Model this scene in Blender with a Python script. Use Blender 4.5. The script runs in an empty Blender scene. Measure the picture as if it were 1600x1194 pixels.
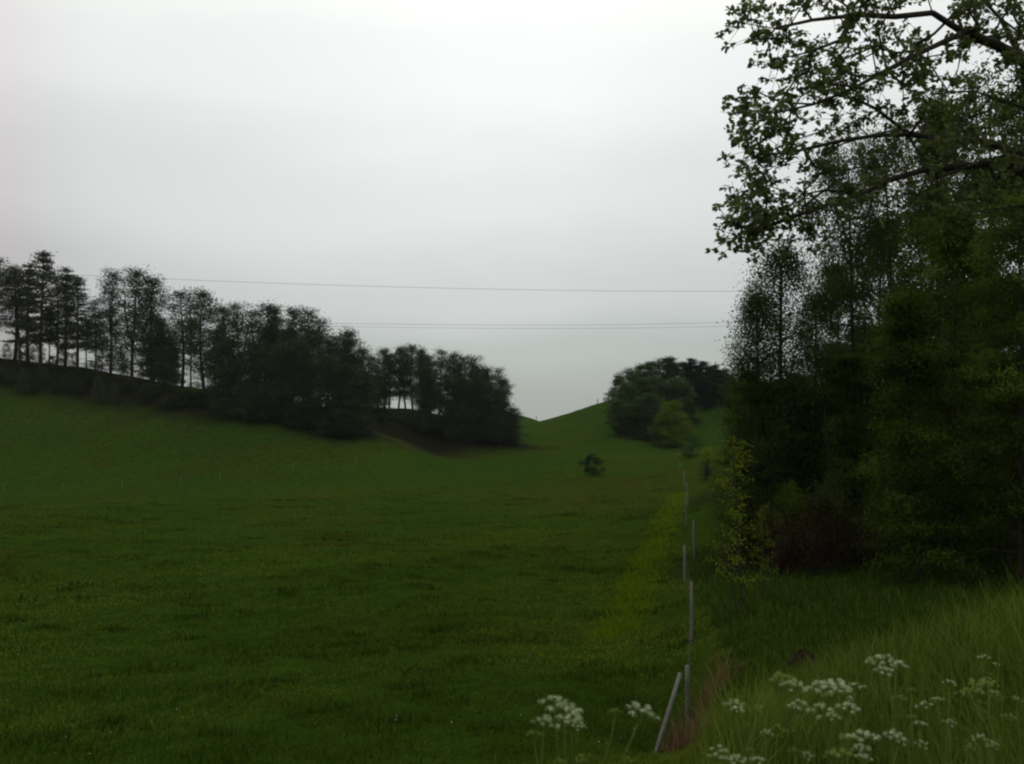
import bpy, math, random
import numpy as np
R = math.radians
C = bpy.context.scene.collection
S = bpy.context.scene

# ------------------------------------------------------------------ camera
EYE = 1.65
FPX = 1443.0
PITCH = R(1.707)
cam = bpy.data.objects.new('camera', bpy.data.cameras.new('camera'))
C.objects.link(cam); S.camera = cam
cam.location = (0, 0, EYE)
cam.rotation_euler = (R(90) + PITCH, 0, 0)
cam.data.sensor_width = 36; cam.data.lens = 36 * FPX / 1600
cam.data.clip_start = 0.1; cam.data.clip_end = 20000
cam.data.dof.use_dof = True; cam.data.dof.focus_distance = 160; cam.data.dof.aperture_fstop = 5.6
S.render.engine = 'CYCLES'
S.cycles.filter_width = 2.2
S.view_settings.view_transform = 'Standard'; S.view_settings.look = 'None'
S.view_settings.exposure = 0.0; S.view_settings.gamma = 1
S.cycles.transparent_max_bounces = 8
S.cycles.volume_bounces = 0

# ------------------------------------------------------------------ sky: thick overcast, brightest high in front
SUN_EL, SUN_ROT = R(42), R(-8)
w = bpy.data.worlds.new('World'); S.world = w; w.use_nodes = True
nt = w.node_tree; nt.nodes.clear(); N = nt.nodes.new; LK = nt.links.new
out = N('ShaderNodeOutputWorld'); bg = N('ShaderNodeBackground'); LK(bg.outputs[0], out.inputs[0])
sky = N('ShaderNodeTexSky'); sky.sky_type = 'NISHITA'; sky.sun_disc = False
sky.sun_elevation = SUN_EL; sky.sun_rotation = SUN_ROT
tc = N('ShaderNodeTexCoord'); sep = N('ShaderNodeSeparateXYZ'); LK(tc.outputs['Generated'], sep.inputs[0])
mp = N('ShaderNodeMapping'); mp.inputs['Scale'].default_value = (1, 1, 3.2); LK(tc.outputs['Generated'], mp.inputs[0])
nz = N('ShaderNodeTexNoise'); nz.inputs['Scale'].default_value = 1.8; nz.inputs['Detail'].default_value = 5; nz.inputs['Roughness'].default_value = .5
LK(mp.outputs[0], nz.inputs['Vector'])
rz = N('ShaderNodeMapRange'); LK(nz.outputs[0], rz.inputs[0]); rz.inputs[1].default_value = .3; rz.inputs[2].default_value = .7
rz.inputs[3].default_value = -0.036; rz.inputs[4].default_value = 0.036
ad = N('ShaderNodeMath'); ad.operation = 'ADD'; LK(sep.outputs[2], ad.inputs[0]); LK(rz.outputs[0], ad.inputs[1])
cr = N('ShaderNodeValToRGB'); LK(ad.outputs[0], cr.inputs[0])
e = cr.color_ramp; e.interpolation = 'EASE'
e.elements[0].position = 0.0; e.elements[0].color = (.345, .372, .335, 1)
e.elements[1].position = 0.42; e.elements[1].color = (1.0, 1.01, .97, 1)
for p, c in ((.06, (.45, .485, .465)), (.13, (.585, .615, .605)), (.24, (.74, .775, .765)), (.34, (.88, .91, .895))):
    k = e.elements.new(p); k.color = (*c, 1)
# the cloud is thinner straight ahead (brighter) and a little rosy far to the left
az = N('ShaderNodeMapRange'); LK(sep.outputs[0], az.inputs[0])
az.inputs[1].default_value = -.52; az.inputs[2].default_value = -.38; az.inputs[3].default_value = 1; az.inputs[4].default_value = 0
az.interpolation_type = 'SMOOTHSTEP'
ros = N('ShaderNodeMix'); ros.data_type = 'RGBA'; ros.blend_type = 'MULTIPLY'
LK(az.outputs[0], ros.inputs[0]); LK(cr.outputs[0], ros.inputs[6]); ros.inputs[7].default_value = (.95, .85, .875, 1)
ax = N('ShaderNodeMath'); ax.operation = 'ABSOLUTE'; LK(sep.outputs[0], ax.inputs[0])
dim = N('ShaderNodeMapRange'); LK(ax.outputs[0], dim.inputs[0]); dim.inputs[1].default_value = .05; dim.inputs[2].default_value = .55
dim.inputs[3].default_value = 1.06; dim.inputs[4].default_value = .86
mu = N('ShaderNodeVectorMath'); mu.operation = 'SCALE'; LK(ros.outputs[2], mu.inputs[0]); LK(dim.outputs[0], mu.inputs['Scale'])
# a thin share of clear-sky radiance through the cloud
ns = N('ShaderNodeVectorMath'); ns.operation = 'SCALE'; LK(sky.outputs[0], ns.inputs[0]); ns.inputs['Scale'].default_value = .002
sm = N('ShaderNodeVectorMath'); sm.operation = 'ADD'; LK(mu.outputs[0], sm.inputs[0]); LK(ns.outputs[0], sm.inputs[1])
LK(sm.outputs[0], bg.inputs[0]); bg.inputs[1].default_value = 1.0
sun = bpy.data.objects.new('sun', bpy.data.lights.new('sun', 'SUN')); C.objects.link(sun)
sun.data.energy = 0.5; sun.data.angle = R(25); sun.data.color = (1, .97, .92)
sun.rotation_euler = (R(90) - SUN_EL, 0, R(180) - SUN_ROT)

# ------------------------------------------------------------------ helpers
rng = np.random.default_rng(7)
CP, SP = math.cos(PITCH), math.sin(PITCH)
def P(px, py, Y):                       # a photo point at forward distance Y -> world
    u, v = (px - 800) / FPX, (597 - py) / FPX
    d = np.array([u, CP - v * SP, SP + v * CP]); d *= Y / d[1]
    return np.array([d[0], d[1], d[2] + EYE])
def top_z(py, Y): return P(800, py, Y)[2]
def X(px, Y): return P(px, 640, Y)[0]

class MB:
    def __init__(s): s.v = []; s.q = []; s.t = []; s.n = 0; s.a = []
    def add(s, v, quads=None, tris=None, tint=None):
        v = np.asarray(v, float).reshape(-1, 3)
        if quads is not None and len(quads): s.q.append(np.asarray(quads, int) + s.n)
        if tris is not None and len(tris): s.t.append(np.asarray(tris, int) + s.n)
        s.v.append(v); s.n += len(v)
        s.a.append(np.full(len(v), .5) if tint is None else np.broadcast_to(np.asarray(tint, float), (len(v),)))
    def mesh(s, name, mat, smooth=False):
        me = bpy.data.meshes.new(name)
        v = np.concatenate(s.v) if s.v else np.zeros((0, 3))
        q = np.concatenate(s.q) if s.q else np.zeros((0, 4), int)
        t = np.concatenate(s.t) if s.t else np.zeros((0, 3), int)
        me.vertices.add(len(v)); me.vertices.foreach_set('co', v.ravel())
        nl = q.size + t.size
        me.loops.add(nl); me.loops.foreach_set('vertex_index', np.concatenate([q.ravel(), t.ravel()]).astype(np.int32))
        me.polygons.add(len(q) + len(t))
        st = np.concatenate([np.arange(len(q)) * 4, q.size + np.arange(len(t)) * 3]).astype(np.int32)
        me.polygons.foreach_set('loop_start', st)
        if smooth: me.polygons.foreach_set('use_smooth', np.ones(len(st), bool))
        at = me.attributes.new('tint', 'FLOAT', 'POINT'); at.data.foreach_set('value', np.concatenate(s.a).astype(np.float32))
        me.update(calc_edges=True); me.materials.append(mat)
        return me
    def build(s, name, mat, parent=None, smooth=False):
        o = bpy.data.objects.new(name, s.mesh(name, mat, smooth)); C.objects.link(o); o.parent = parent
        return o

def tag(o, label=None, cat=None, group=None, kind=None):
    if label: o['label'] = label
    if cat: o['category'] = cat
    if group: o['group'] = group
    if kind: o['kind'] = kind
    return o
def empty(name, loc=(0, 0, 0), rz=0, sc=(1, 1, 1)):
    o = bpy.data.objects.new(name, None); C.objects.link(o); o.location = loc; o.rotation_euler = (0, 0, rz); o.scale = sc
    o.empty_display_size = .3
    return o
def copy_tree(o, loc, rz=0, sc=(1, 1, 1)):
    r = o.copy(); C.objects.link(r); r.location = loc; r.rotation_euler = (0, 0, rz); r.scale = sc
    for ch in list(o.children):
        c = ch.copy(); C.objects.link(c); c.parent = r
        for g in list(ch.children):
            d = g.copy(); C.objects.link(d); d.parent = c
    return r

def segs(mb, p0, p1, r0, r1, k=5, tint=.5):       # many frustums at once
    p0 = np.atleast_2d(p0).astype(float); p1 = np.atleast_2d(p1).astype(float); n = len(p0)
    r0 = np.broadcast_to(r0, (n,)); r1 = np.broadcast_to(r1, (n,))
    d = p1 - p0; L = np.linalg.norm(d, axis=1, keepdims=True); d = d / np.maximum(L, 1e-6)
    ref = np.where(np.abs(d[:, 2:3]) > .9, np.array([[1., 0, 0]]), np.array([[0, 0, 1.]]))
    a = np.cross(d, ref); a /= np.maximum(np.linalg.norm(a, axis=1, keepdims=True), 1e-6); b = np.cross(d, a)
    th = np.arange(k) * 2 * math.pi / k
    ring = a[:, None, :] * np.cos(th)[None, :, None] + b[:, None, :] * np.sin(th)[None, :, None]
    v = np.concatenate([p0[:, None] + ring * r0[:, None, None], p1[:, None] + ring * r1[:, None, None]], axis=1)
    i = np.arange(k); j = (i + 1) % k
    f = np.stack([i, j, j + k, i + k], 1)
    q = (f[None] + (np.arange(n) * 2 * k)[:, None, None]).reshape(-1, 4)
    mb.add(v.reshape(-1, 3), q, tint=tint)
def tube(mb, pts, rad, k=8, cap=True, tint=.5):   # one continuous tube
    pts = np.asarray(pts, float); n = len(pts); rad = np.broadcast_to(rad, (n,))
    d = np.gradient(pts, axis=0); d /= np.maximum(np.linalg.norm(d, axis=1, keepdims=True), 1e-6)
    ref = np.array([1., 0, 0]) if abs(d[:, 2]).mean() > .6 else np.array([0, 0, 1.])
    a = np.cross(d, ref); a /= np.maximum(np.linalg.norm(a, axis=1, keepdims=True), 1e-6); b = np.cross(d, a)
    th = np.arange(k) * 2 * math.pi / k
    v = pts[:, None] + (a[:, None] * np.cos(th)[None, :, None] + b[:, None] * np.sin(th)[None, :, None]) * rad[:, None, None]
    i = np.arange(k); j = (i + 1) % k
    f = np.stack([i, j, j + k, i + k], 1)
    q = (f[None] + (np.arange(n - 1) * k)[:, None, None]).reshape(-1, 4)
    v = v.reshape(-1, 3); t = None
    if cap:
        v = np.concatenate([v, pts[:1], pts[-1:]]); m = n * k
        t = np.concatenate([np.stack([j, i, np.full(k, m)], 1), np.stack([i + (n - 1) * k, j + (n - 1) * k, np.full(k, m + 1)], 1)])
    mb.add(v, q, t, tint)
def unit(v): return v / np.maximum(np.linalg.norm(v, axis=-1, keepdims=True), 1e-9)
def leaves(mb, c, L, W, dirs, nrm=None, tint=.5, fold=.15):   # rhombic leaves at centres c
    n = len(c); L = np.broadcast_to(L, (n,))[:, None]; W = np.broadcast_to(W, (n,))[:, None]
    d = unit(dirs); r = rng.normal(size=(n, 3)) if nrm is None else nrm
    s = unit(np.cross(d, r)); u = np.cross(s, d)
    v = np.stack([c - d * L * .5, c + s * W * .5 + u * W * fold, c + d * L * .5, c - s * W * .5 + u * W * fold], 1)
    b = (np.arange(n) * 4)[:, None]
    tint = np.repeat(np.broadcast_to(tint, (n,)), 4)
    mb.add(v.reshape(-1, 3), tris=np.concatenate([b + np.array([[0, 1, 2]]), b + np.array([[0, 2, 3]])]), tint=tint)

# ------------------------------------------------------------------ materials
def mat(name): 
    m = bpy.data.materials.new(name); m.use_nodes = True; t = m.node_tree; t.nodes.clear()
    o = t.nodes.new('ShaderNodeOutputMaterial'); return m, t, o
def foliage(name, dark, light, transl=.35, hue=.0, gloss=.0):
    m, t, o = mat(name); n = t.nodes.new; l = t.links.new
    at = n('ShaderNodeAttribute'); at.attribute_name = 'tint'
    oi = n('ShaderNodeObjectInfo')
    a = n('ShaderNodeMath'); a.operation = 'MULTIPLY_ADD'; l(oi.outputs['Random'], a.inputs[0]); a.inputs[1].default_value = .3; a.inputs[2].default_value = -.15
    b = n('ShaderNodeMath'); b.operation = 'ADD'; b.use_clamp = True; l(at.outputs['Fac'], b.inputs[0]); l(a.outputs[0], b.inputs[1])
    mx = n('ShaderNodeMix'); mx.data_type = 'RGBA'; l(b.outputs[0], mx.inputs[0]); mx.inputs[6].default_value = (*dark, 1); mx.inputs[7].default_value = (*light, 1)
    d = n('ShaderNodeBsdfDiffuse'); l(mx.outputs[2], d.inputs[0])
    tr = n('ShaderNodeBsdfTranslucent'); l(mx.outputs[2], tr.inputs[0])
    ms = n('ShaderNodeMixShader'); ms.inputs[0].default_value = transl; l(d.outputs[0], ms.inputs[1]); l(tr.outputs[0], ms.inputs[2])
    if gloss > 0:
        g = n('ShaderNodeBsdfGlossy'); g.inputs['Roughness'].default_value = .5; g.inputs[0].default_value = (.8, .85, .8, 1)
        m2 = n('ShaderNodeMixShader'); m2.inputs[0].default_value = gloss; l(ms.outputs[0], m2.inputs[1]); l(g.outputs[0], m2.inputs[2]); ms = m2
    l(ms.outputs[0], o.inputs[0]); return m
def noisy(name, c1, c2, scale=6, stretch=(1, 1, 1), rough=.85, bump=.3):
    m, t, o = mat(name); n = t.nodes.new; l = t.links.new
    tc = n('ShaderNodeTexCoord'); mp = n('ShaderNodeMapping'); mp.inputs['Scale'].default_value = stretch; l(tc.outputs['Object'], mp.inputs[0])
    z = n('ShaderNodeTexNoise'); z.inputs['Scale'].default_value = scale; z.inputs['Detail'].default_value = 6; z.inputs['Roughness'].default_value = .65; l(mp.outputs[0], z.inputs['Vector'])
    rp = n('ShaderNodeMapRange'); l(z.outputs[0], rp.inputs[0]); rp.inputs[1].default_value = .3; rp.inputs[2].default_value = .7
    mx = n('ShaderNodeMix'); mx.data_type = 'RGBA'; l(rp.outputs[0], mx.inputs[0]); mx.inputs[6].default_value = (*c1, 1); mx.inputs[7].default_value = (*c2, 1)
    p = n('ShaderNodeBsdfPrincipled'); l(mx.outputs[2], p.inputs['Base Color']); p.inputs['Roughness'].default_value = rough; p.inputs['Specular IOR Level'].default_value = .08
    bp = n('ShaderNodeBump'); bp.inputs['Strength'].default_value = bump; bp.inputs['Distance'].default_value = .02; l(z.outputs[0], bp.inputs['Height']); l(bp.outputs[0], p.inputs['Normal'])
    l(p.outputs[0], o.inputs[0]); return m
M = dict(
    pine=foliage('pine_needles', (.020, .032, .017), (.054, .072, .034), .2),
    larch=foliage('larch_needles', (.024, .036, .018), (.048, .062, .028), .25),
    far=foliage('far_leaves', (.020, .044, .014), (.075, .125, .035), .3),
    farlight=foliage('far_light_leaves', (.040, .070, .008), (.11, .16, .016), .3),
    spruce=foliage('spruce_needles', (.012, .022, .014), (.025, .038, .022), .1),
    birch=foliage('birch_leaves', (.024, .040, .010), (.070, .098, .028), .38),
    bough=foliage('bough_leaves', (.012, .024, .004), (.078, .120, .016), .38),
    dark=foliage('alder_leaves', (.015, .028, .005), (.095, .14, .022), .4),
    maple=foliage('maple_leaves', (.040, .058, .018), (.13, .165, .055), .5),
    sap=foliage('sapling_leaves', (.06, .09, .008), (.14, .18, .015), .4),
    yellow=foliage('yellow_leaves', (.08, .12, .012), (.16, .20, .02), .35),
    grass=foliage('grass_blades', (.014, .032, .005), (.138, .185, .026), .35),
    pasture=foliage('pasture_blades', (.034, .060, .007), (.130, .165, .016), .3),
    tussock_bush=foliage('shrub_leaves', (.010, .022, .008), (.028, .05, .018), .25),
    dry=foliage('dry_grass', (.09, .055, .028), (.22, .15, .075), .3),
    brown=foliage('brown_leaves', (.018, .011, .006), (.038, .020, .011), .3),
    stem=foliage('parsley_stem', (.06, .095, .018), (.12, .165, .035), .3),
    floret=foliage('white_florets', (.20, .27, .10), (.54, .58, .38), .3),
    bud=foliage('green_buds', (.12, .18, .03), (.26, .34, .09), .3),
    daisy=foliage('daisy_petals', (.30, .32, .24), (.6, .6, .5), .2),
    bark=noisy('dark_bark', (.018, .015, .012), (.05, .043, .036), 5, (1, 1, .3)),
    pinebark=noisy('pine_bark', (.020, .016, .014), (.055, .038, .028), 5, (1, 1, .3)),
    birchbark=noisy('birch_bark', (.03, .028, .024), (.09, .085, .075), 3, (1, 1, 2.5)),
    wood=noisy('weathered_wood', (.075, .075, .065), (.17, .163, .145), 10, (1, 1, .15)),
    pale=noisy('pale_post', (.06, .07, .05), (.12, .125, .10), 4),
    wire=noisy('steel_wire', (.045, .045, .045), (.09, .09, .09), 4, rough=.5),
    cable=noisy('cable', (.10, .105, .11), (.14, .145, .15), 1, rough=.6),
    earth=noisy('bare_earth', (.008, .005, .003), (.028, .017, .010), 9, bump=.8),
)

# ------------------------------------------------------------------ terrain: thin-plate surface through surveyed points
# rows: photo x, photo y, forward distance (m)
SV = [
 (0,1194,13),(0,1060,19),(0,1000,24),(0,900,36),(0,830,60),(0,790,95),(0,768,133),(0,720,155),(0,650,178),(0,600,190),(0,562,202),
 (-350,1194,13),(-350,1000,24),(-350,830,60),(-350,770,120),(-350,660,160),(-350,520,205),
 (120,575,202),(120,640,180),(120,720,152),(200,589,200),(200,768,130),
 (300,1194,12.5),(300,1000,24),(300,900,37),(300,830,62),(300,785,98),(300,763,130),(300,715,150),(300,660,168),(300,606,198),
 (430,760,128),(430,715,148),(430,668,163),(400,622,195),
 (520,750,130),(520,712,152),(540,685,163),(500,636,196),(575,668,172),(590,640,205),
 (625,690,168),(645,704,163),(680,705,185),(600,760,122),(640,730,145),(650,642,212),(680,670,200),
 (600,1194,12),(600,1060,18),(600,1000,23.5),(600,900,36),(600,850,52),(600,800,80),
 (720,700,190),(720,655,235),(720,745,135),(780,697,198),(780,662,245),(815,697,203),(818,684,240),(822,676,275),
 (800,1194,12),(800,1000,23),(800,900,36),(800,800,80),(800,740,140),
 (845,690,235),(835,676,290),(845,659.5,345),(862,654.5,335),(880,648.5,320),(915,637,295),(900,642,305),(950,627,275),(1000,614,250),(1060,606,240),(1120,606,232),(1060,603,262),(1140,606,262),(1250,606,262),
 (880,700,205),(900,675,240),(930,655,250),(960,683,200),(930,715,160),(1000,690,193),(1050,702,185),(1000,717,160),(1110,656,215),(1120,690,185),
 (925,743,127),(1000,730,140),(1065,709,150),(1065,745,104),(1000,760,105),(1000,800,74),(900,800,76),
 (900,900,37),(900,1000,23),(930,1080,17),(930,1194,11.6),(1000,900,36),
 (1073,1157,15),(1079,1006,20.5),(1068,907,32),(1084,876,37),(1073,800,62),
 (1020,1194,11),(1110,1194,8),(1110,1080,15.5),(1160,960,21),(1160,860,38),(1160,780,62),(1160,730,100),
 (1300,905,27),(1450,874,30),(1600,862,32),(1800,850,33),(1300,790,60),(1500,760,65),(1800,750,70),
 (1300,700,110),(1500,690,120),(1800,650,140),(1200,640,200),(1400,630,220),(1800,600,250),
 (1600,990,7.2),(1800,940,7.2),(1600,985,10.5),(1600,952,17),(1600,905,24),(1450,1050,7.6),(1450,1025,12),(1450,965,18),(1330,1085,8),(1300,1045,12),(1300,975,19),
 (1230,1110,8.6),(1200,1194,5.4),(1200,1010,16),
]
pts = [P(*r) for r in SV]
EXTRA = [(0,1.2,0),(0,2.6,-.25),(-2,2.6,-.35),(-1.5,5,-1.5),(0.6,4.5,-.9),(1.5,3,-.25),(2.5,3,0),(4,4,.05),(-5,2.5,-.5),(-4,6,-2.0),(1.6,5.3,-.8),(3,6,-.25),(2.4,7,-.8),(0,8,-2.7),(-6,9,-3.1),
         (1.5,1,0),(-1.5,1,-.05),(7,5,0)]
pts = np.array([tuple(p) for p in pts] + EXTRA)
# points behind the crests, so that the land falls away beyond them
BACK = [(-400,500,240,-4),(0,0,235,8.5),(200,0,235,4),(400,0,240,0),(600,0,260,-4),(750,0,320,-6),(0,0,330,-2),(400,0,340,-8),(-400,0,340,4)]
bp = []
for px, _, Y, z in BACK: bp.append((X(px, Y), Y, z))
for px, z in ((800, -3.0), (812, -3.6), (822, -4.1), (834, -4.9), (845, -6.2), (858, -9), (875, -13), (760, -1.5)): bp.append((X(px, 430), 430, EYE + (z)))
bp += [(X(1150, 290), 290, 5), (X(1150, 430), 430, -6), (X(880, 400), 400, -12), (X(920, 390), 390, -9), (X(1000, 340), 340, -2), (X(1200, 330), 330, -2), (X(1700, 340), 340, 0), (X(700, 430), 430, -2)]
pts = np.concatenate([pts, np.array(bp)])
def warp(x, y):
    a = np.arctan2(x, y); r = np.sqrt(x * x + y * y)
    return np.stack([np.clip(a, -1.0, 1.0) * 2.2, np.log(np.clip(r, 1.0, 520) + 1.0)], -1)
def ker(d2): return np.where(d2 > 1e-12, d2 * np.log(np.maximum(d2, 1e-12)) * .5, 0)
Q = warp(pts[:, 0], pts[:, 1]); nP = len(Q)
K = ker(((Q[:, None] - Q[None]) ** 2).sum(-1)) + np.eye(nP) * 2e-4
A = np.zeros((nP + 3, nP + 3)); A[:nP, :nP] = K; A[:nP, nP] = 1; A[:nP, nP + 1:] = Q; A[nP, :nP] = 1; A[nP + 1:, :nP] = Q.T
# interpolate height divided by distance scale for even smoothness
SCL = lambda x, y: np.sqrt(x * x + y * y) + 6.0
Wt = np.linalg.solve(A, np.concatenate([(pts[:, 2] - EYE) / SCL(pts[:, 0], pts[:, 1]), np.zeros(3)]))
_ph = rng.uniform(0, 6.28, (40, 2)); _dir = rng.uniform(0, 6.28, 40)
def fbm(x, y, wl, k0, n=6):            # sum of sines, cheap smooth noise
    z = np.zeros_like(x)
    for i in range(n):
        a = _dir[(k0 + i) % 40]; f = 2 * math.pi / wl * (1 + .37 * i)
        z += np.sin((x * math.cos(a) + y * math.sin(a)) * f + _ph[(k0 + i) % 40, 0] + 1.3 * np.sin((x * math.sin(a) - y * math.cos(a)) * f * .6 + _ph[(k0 + i) % 40, 1])) / (1 + .5 * i)
    return z / 2.5
def Hraw(x, y):
    x = np.asarray(x, float); y = np.asarray(y, float)
    q = warp(x, y).reshape(-1, 2); o = np.empty(len(q))
    for i in range(0, len(q), 20000):
        s = q[i:i + 20000]; o[i:i + 20000] = ker(((s[:, None] - Q[None]) ** 2).sum(-1)) @ Wt[:nP] + Wt[nP] + s @ Wt[nP + 1:]
    rr = np.minimum(np.sqrt(x * x + y * y), 520)
    z = o.reshape(x.shape) * (rr + 6.0) + EYE
    r = np.sqrt(x * x + y * y); a = np.abs(np.arctan2(x, y))
    # behind the camera: the flat road shoulder; far away: low country
    b = np.clip((a - .85) / .7, 0, 1); b = b * b * (3 - 2 * b)
    zb = 0.0 - 4 * np.clip((r - 8) / 60, 0, 1)
    z = z * (1 - b) + zb * b
    f = np.clip((r - 440) / 900, 0, 1); f = f * f * (3 - 2 * f)
    z = z * (1 - f) - 130 * f
    return z
def H(x, y):
    x = np.asarray(x, float); y = np.asarray(y, float)
    r = np.sqrt(x * x + y * y)
    z = Hraw(x, y)
    far = np.clip((r - 14) / 30, 0, 1)
    z = z + far * .16 * fbm(x, y, 11, 0) + far * .055 * fbm(x, y * 1.5, 2.6, 8) + np.clip((r - 6) / 12, 0, 1) * .035 * fbm(x, y, 1.3, 17)
    return z
def Hs(x, y): return float(H(np.array([x]), np.array([y]))[0])

na_f = 760
af = np.linspace(R(-40), R(40), na_f)
ab = np.linspace(R(40), R(320), 150)[1:-1]
ang = np.concatenate([af, ab]); nr = 560
rad = np.concatenate([[0.02], np.geomspace(.5, 520, nr), np.geomspace(560, 9000, 26)])
Ag, Rg = np.meshgrid(ang, rad)
Xg, Yg = np.sin(Ag) * Rg, np.cos(Ag) * Rg
Zg = H(Xg, Yg)
def seg_dist(x, y, poly):
    d = np.full(x.shape, 1e9)
    for (x0, y0), (x1, y1) in zip(poly[:-1], poly[1:]):
        vx, vy = x1 - x0, y1 - y0; t = np.clip(((x - x0) * vx + (y - y0) * vy) / (vx * vx + vy * vy), 0, 1)
        d = np.minimum(d, np.hypot(x - x0 - t * vx, y - y0 - t * vy))
    return d
def pl(*r): return [tuple(P(*a)[:2]) for a in r]
YSTRIP = pl((945, 1010, 23), (985, 960, 27), (1000, 900, 36), (1030, 850, 48), (1050, 800, 68), (1062, 770, 85))
def ymask(x, y):
    d = seg_dist(x, y, YSTRIP); r = np.hypot(x, y)
    wd = 0.45 + r * .012
    return np.clip(1 - d / wd / (1 + .35 * fbm(x, y, 6, 3)) + .25 * fbm(x, y, 1.2, 6), 0, 1)
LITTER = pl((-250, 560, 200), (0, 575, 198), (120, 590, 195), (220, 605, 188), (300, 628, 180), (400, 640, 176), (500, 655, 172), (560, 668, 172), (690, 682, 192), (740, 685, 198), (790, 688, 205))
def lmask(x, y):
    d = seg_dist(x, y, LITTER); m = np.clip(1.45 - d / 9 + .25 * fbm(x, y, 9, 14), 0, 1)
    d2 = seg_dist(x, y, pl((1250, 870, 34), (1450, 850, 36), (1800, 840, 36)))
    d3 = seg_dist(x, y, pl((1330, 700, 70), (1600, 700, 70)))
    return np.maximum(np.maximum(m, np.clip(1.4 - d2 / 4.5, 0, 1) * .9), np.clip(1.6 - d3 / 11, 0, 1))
OLIVE = pl((900, 765, 105), (980, 757, 112), (1050, 748, 112), (960, 790, 88))
def omask(x, y): return np.clip(1.3 - seg_dist(x, y, OLIVE) / 13, 0, 1)
SCAR = pl((590, 672, 169), (622, 686, 168), (645, 702, 164))
nr_, na_ = Xg.shape
gb = MB()
i, j = np.meshgrid(np.arange(nr_ - 1), np.arange(na_), indexing='ij'); j2 = (j + 1) % na_
quads = np.stack([i * na_ + j, i * na_ + j2, (i + 1) * na_ + j2, (i + 1) * na_ + j], -1).reshape(-1, 4)[:, ::-1]
gb.add(np.stack([Xg, Yg, Zg], -1).reshape(-1, 3), quads)

m, t, o = mat('meadow'); n = t.nodes.new; l = t.links.new
geo = n('ShaderNodeNewGeometry')
def tex(scale, detail=4, st=(1, 1, 1), rough=.6, lo=.35, hi=.65):
    mp = n('ShaderNodeMapping'); mp.inputs['Scale'].default_value = st; l(geo.outputs['Position'], mp.inputs[0])
    z = n('ShaderNodeTexNoise'); z.inputs['Scale'].default_value = scale; z.inputs['Detail'].default_value = detail; z.inputs['Roughness'].default_value = rough
    l(mp.outputs[0], z.inputs['Vector'])
    r = n('ShaderNodeMapRange'); l(z.outputs[0], r.inputs[0]); r.inputs[1].default_value = lo; r.inputs[2].default_value = hi
    return r.outputs[0]
def mixc(f, a, b, typ='MIX'):
    x = n('ShaderNodeMix'); x.data_type = 'RGBA'; x.blend_type = typ
    if hasattr(f, 'node'): l(f, x.inputs[0])
    else: x.inputs[0].default_value = f
    for s, c in ((6, a), (7, b)):
        if hasattr(c, 'node'): l(c, x.inputs[s])
        else: x.inputs[s].default_value = (*c, 1)
    return x.outputs[2]
def attr(nm):
    a = n('ShaderNodeAttribute'); a.attribute_name = nm; return a.outputs['Fac']
big = tex(.035, 3, (1, 1, 1), .5, .38, .62); mid = tex(.16, 5, (1, 1.0, 1), .6, .35, .65); fine = tex(1.1, 6, (1, 1, 1), .7, .3, .7); mic = tex(9, 5, (1, 1, 1), .7, .3, .7)
brn = tex(.075, 6, (1, 1, 1), .65, .52, .75)
col = mixc(big, (.021, .050, .006), (.037, .056, .006))
col = mixc(mid, col, (.027, .057, .006))
col = mixc(brn, col, (.038, .037, .006))
lo = mixc(fine, (.45, .48, .45), (1.25, 1.25, 1.2)); col = mixc(.85, col, lo, 'MULTIPLY')
lm = mixc(mic, (.6, .62, .6), (1.35, 1.35, 1.3)); col = mixc(.8, col, lm, 'MULTIPLY')
olv = n('ShaderNodeMath'); olv.operation = 'MULTIPLY'; l(attr('olive'), olv.inputs[0]); olv.inputs[1].default_value = .55
col = mixc(olv.outputs[0], col, mixc(fine, (.030, .035, .005), (.048, .046, .009)))
col = mixc(attr('straw'), col, mixc(fine, (.045, .080, .004), (.078, .106, .005)))
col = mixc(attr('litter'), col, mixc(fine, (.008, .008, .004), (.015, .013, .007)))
col = mixc(attr('scar'), col, (.042, .042, .015))
pr = n('ShaderNodeBsdfPrincipled'); pr.inputs['Roughness'].default_value = 1; pr.inputs['Specular IOR Level'].default_value = 0; l(col, pr.inputs['Base Color'])
bh = n('ShaderNodeMath'); bh.operation = 'MULTIPLY_ADD'; l(fine, bh.inputs[0]); bh.inputs[1].default_value = 2.0; l(mic, bh.inputs[2])
bmp = n('ShaderNodeBump'); bmp.inputs['Strength'].default_value = .7; bmp.inputs['Distance'].default_value = .10; l(bh.outputs[0], bmp.inputs['Height']); l(bmp.outputs[0], pr.inputs['Normal'])
l(pr.outputs[0], o.inputs[0]); M['meadow'] = m
g = gb.build('ground', M['meadow'], smooth=True); tag(g, kind='structure')
def put_attr(me, nm, v):
    a = me.attributes.new(nm, 'FLOAT', 'POINT'); a.data.foreach_set('value', v.ravel().astype(np.float32))
put_attr(g.data, 'straw', ymask(Xg, Yg)); put_attr(g.data, 'litter', lmask(Xg, Yg)); put_attr(g.data, 'olive', omask(Xg, Yg))
put_attr(g.data, 'scar', np.clip(1.2 - seg_dist(Xg, Yg, SCAR) / 1.3, 0, 1) * .8)

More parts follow.
